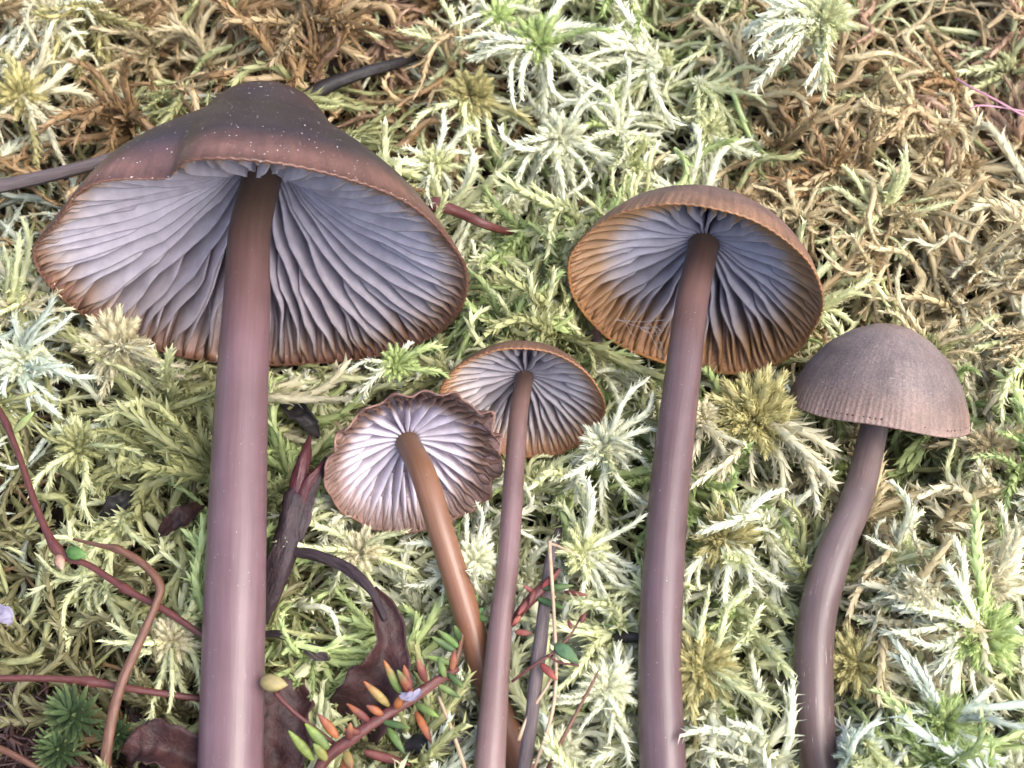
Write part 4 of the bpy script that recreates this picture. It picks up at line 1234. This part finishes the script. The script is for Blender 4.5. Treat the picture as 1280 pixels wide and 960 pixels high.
# cobweb and threads
cw = empty('cobweb', P(820, 410, 1.0))
tag(cw, 'wispy white cobweb strung across the gills of the tan-rimmed cap', 'cobweb')
cpm = CAPS[1]
def on_gills(px, py, lift=0.04):
    d = np.array(ray(px, py)); d /= np.linalg.norm(d)
    tt = ((cpm['c'] - CL) @ cpm['a']) / (d @ cpm['a'])
    return CL + d * (tt + lift)
webs = [[(770, 398), (790, 406), (812, 410), (834, 404)], [(780, 396), (786, 412), (792, 420)], [(806, 408), (815, 422), (822, 436), (830, 450)], [(818, 410), (824, 426), (828, 444), (838, 450)],
        [(812, 404), (822, 416), (832, 408)], [(800, 410), (812, 416), (826, 412)], [(816, 420), (824, 418), (830, 412)], [(768, 400), (800, 402), (830, 400)], [(820, 430), (826, 428), (829, 440)], [(808, 412), (820, 409), (828, 416)]]
for k_, w_ in enumerate(webs):
    path = catmull([on_gills(*p) for p in w_], 14)
    V, q, uv = tube_arrays(path, np.full(14, 0.0038), 5)
    obj('thread', mesh_np('thread', V - np.array(cw.location), to_tris(q), uv=uv), M_THREAD, cw)
twig('thread', 'fine pink thread lying over the brown moss', 'thread', [(1195, 98, 0.7, 3), (1215, 110, 0.9, 3), (1245, 125, 0.95, 3), (1290, 150, 0.9, 3), (1320, 160, 0.7, 3)], M_PINK, 30, 5, 0.0, 41)
twig('thread', 'short curled pink thread lying under the longer pink one', 'thread', [(1212, 138, 0.85, 2.5), (1222, 132, 0.9, 2.5), (1250, 134, 0.9, 2.5), (1295, 142, 0.85, 2.5)], M_PINK, 30, 5, 0.0, 42)

# white cottony roots at the foot of the domed mushroom
my = empty('root_fluff', P(1048, 945, 0.45))
tag(my, 'white cottony root threads at the foot of the bent streaky stem', 'root threads')
for k_ in range(8):
    y0 = random.uniform(922, 962)
    x0 = 1044 + random.uniform(-4, 8)
    a_ = random.uniform(-0.9, 0.9)
    pts, xx, yy = [], x0, y0
    for q_ in range(5):
        pts.append((xx, yy, 0.45 - 0.03 * q_, 4.0 - 0.7 * q_))
        a_ += random.gauss(0, 0.6)
        xx += 11 * math.cos(a_) * random.uniform(0.7, 1.4); yy += 11 * math.sin(a_)
    twig('thread', None, None, pts, M_THREAD, 18, 6, 0.15, 60 + k_, my)

# green hair-cap moss by the peat
def haircap(px, py, h, size, seed, label):
    rt_ = empty('haircap_moss', P(px, py, h))
    tag(rt_, label, 'moss')
    r_ = random.Random(seed)
    o0 = rt_.location
    for k in range(56):
        az = k * 2.4
        hh = 0.05 + 0.5 * (k / 56)
        el = 0.25 + 0.9 * (k / 56)
        a = o0 + Vector((0, 0, hh * size))
        L = size * r_.uniform(0.42, 0.6)
        d = Vector((math.cos(az) * math.cos(el), math.sin(az) * math.cos(el), math.sin(el)))
        g = r_.uniform(0.7, 1.2)
        blob_leaf('leaf', rt_, a, a + d * L, 0.085 * size, (0.05 * g, 0.085 * g, 0.03 * g), (0.15 * g, 0.20 * g, 0.08 * g), 0.22, -0.12)
    path = np.array([[0, 0, -0.4 * size], [0, 0, 0], [0.01, 0, 0.5 * size]])
    V, q, uv = tube_arrays(catmull(path, 8), np.full(8, 0.03 * size), 6)
    obj('stem', mesh_np('stem', V, to_tris(q), uv=uv), M_TWIG_BROWN, rt_)
haircap(98, 905, 0.35, 0.75, 1, 'bright green leafy moss shoot growing at the edge of dark peat')
haircap(78, 945, 0.2, 0.6, 2, 'lower green moss shoot half in the dark peat')
haircap(150, 925, 0.15, 0.5, 3, 'small dull green moss shoot behind the dry stalk')

# peat crumbs and rootlets
paths, cols = [], []
for k in range(700):
    px, py = random.gauss(40, 70), random.gauss(930, 45)
    if py < 862 or px > 190:
        continue
    p = P(px, py, 0.1)
    L = random.uniform(0.15, 0.7)
    th = random.uniform(0, 6.28)
    tt = np.linspace(-0.5, 0.5, 6)
    hd = th + random.gauss(0, 1.5) * tt
    xs = p.x + np.cumsum(np.cos(hd)) * L / 6; ys = p.y + np.cumsum(np.sin(hd)) * L / 6
    zz = H(xs, ys) - 0.08 + random.uniform(-0.1, 0.2) + random.gauss(0, 0.2) * tt
    paths.append(np.stack([xs, ys, zz], -1))
    cols.append(np.array([0.05, 0.025, 0.022]) * random.uniform(0.4, 2.2))
paths = np.array(paths)
kp = ~in_the_way(paths).any(1)
nn = int(kp.sum())
V, F, C = strands(paths[kp], rng.uniform(0.008, 0.035, nn), 3, np.full(nn, 0.10), np.full(nn, 0.05), np.full(nn, 0.8), np.array(cols)[kp], 77, tip=1.0)
o = obj('peat_litter', mesh_np('peat_litter', V, F, C), M_LEAF)
tag(o, 'dark crumbly peat with rootlets below the purple runner', 'litter', kind='stuff')
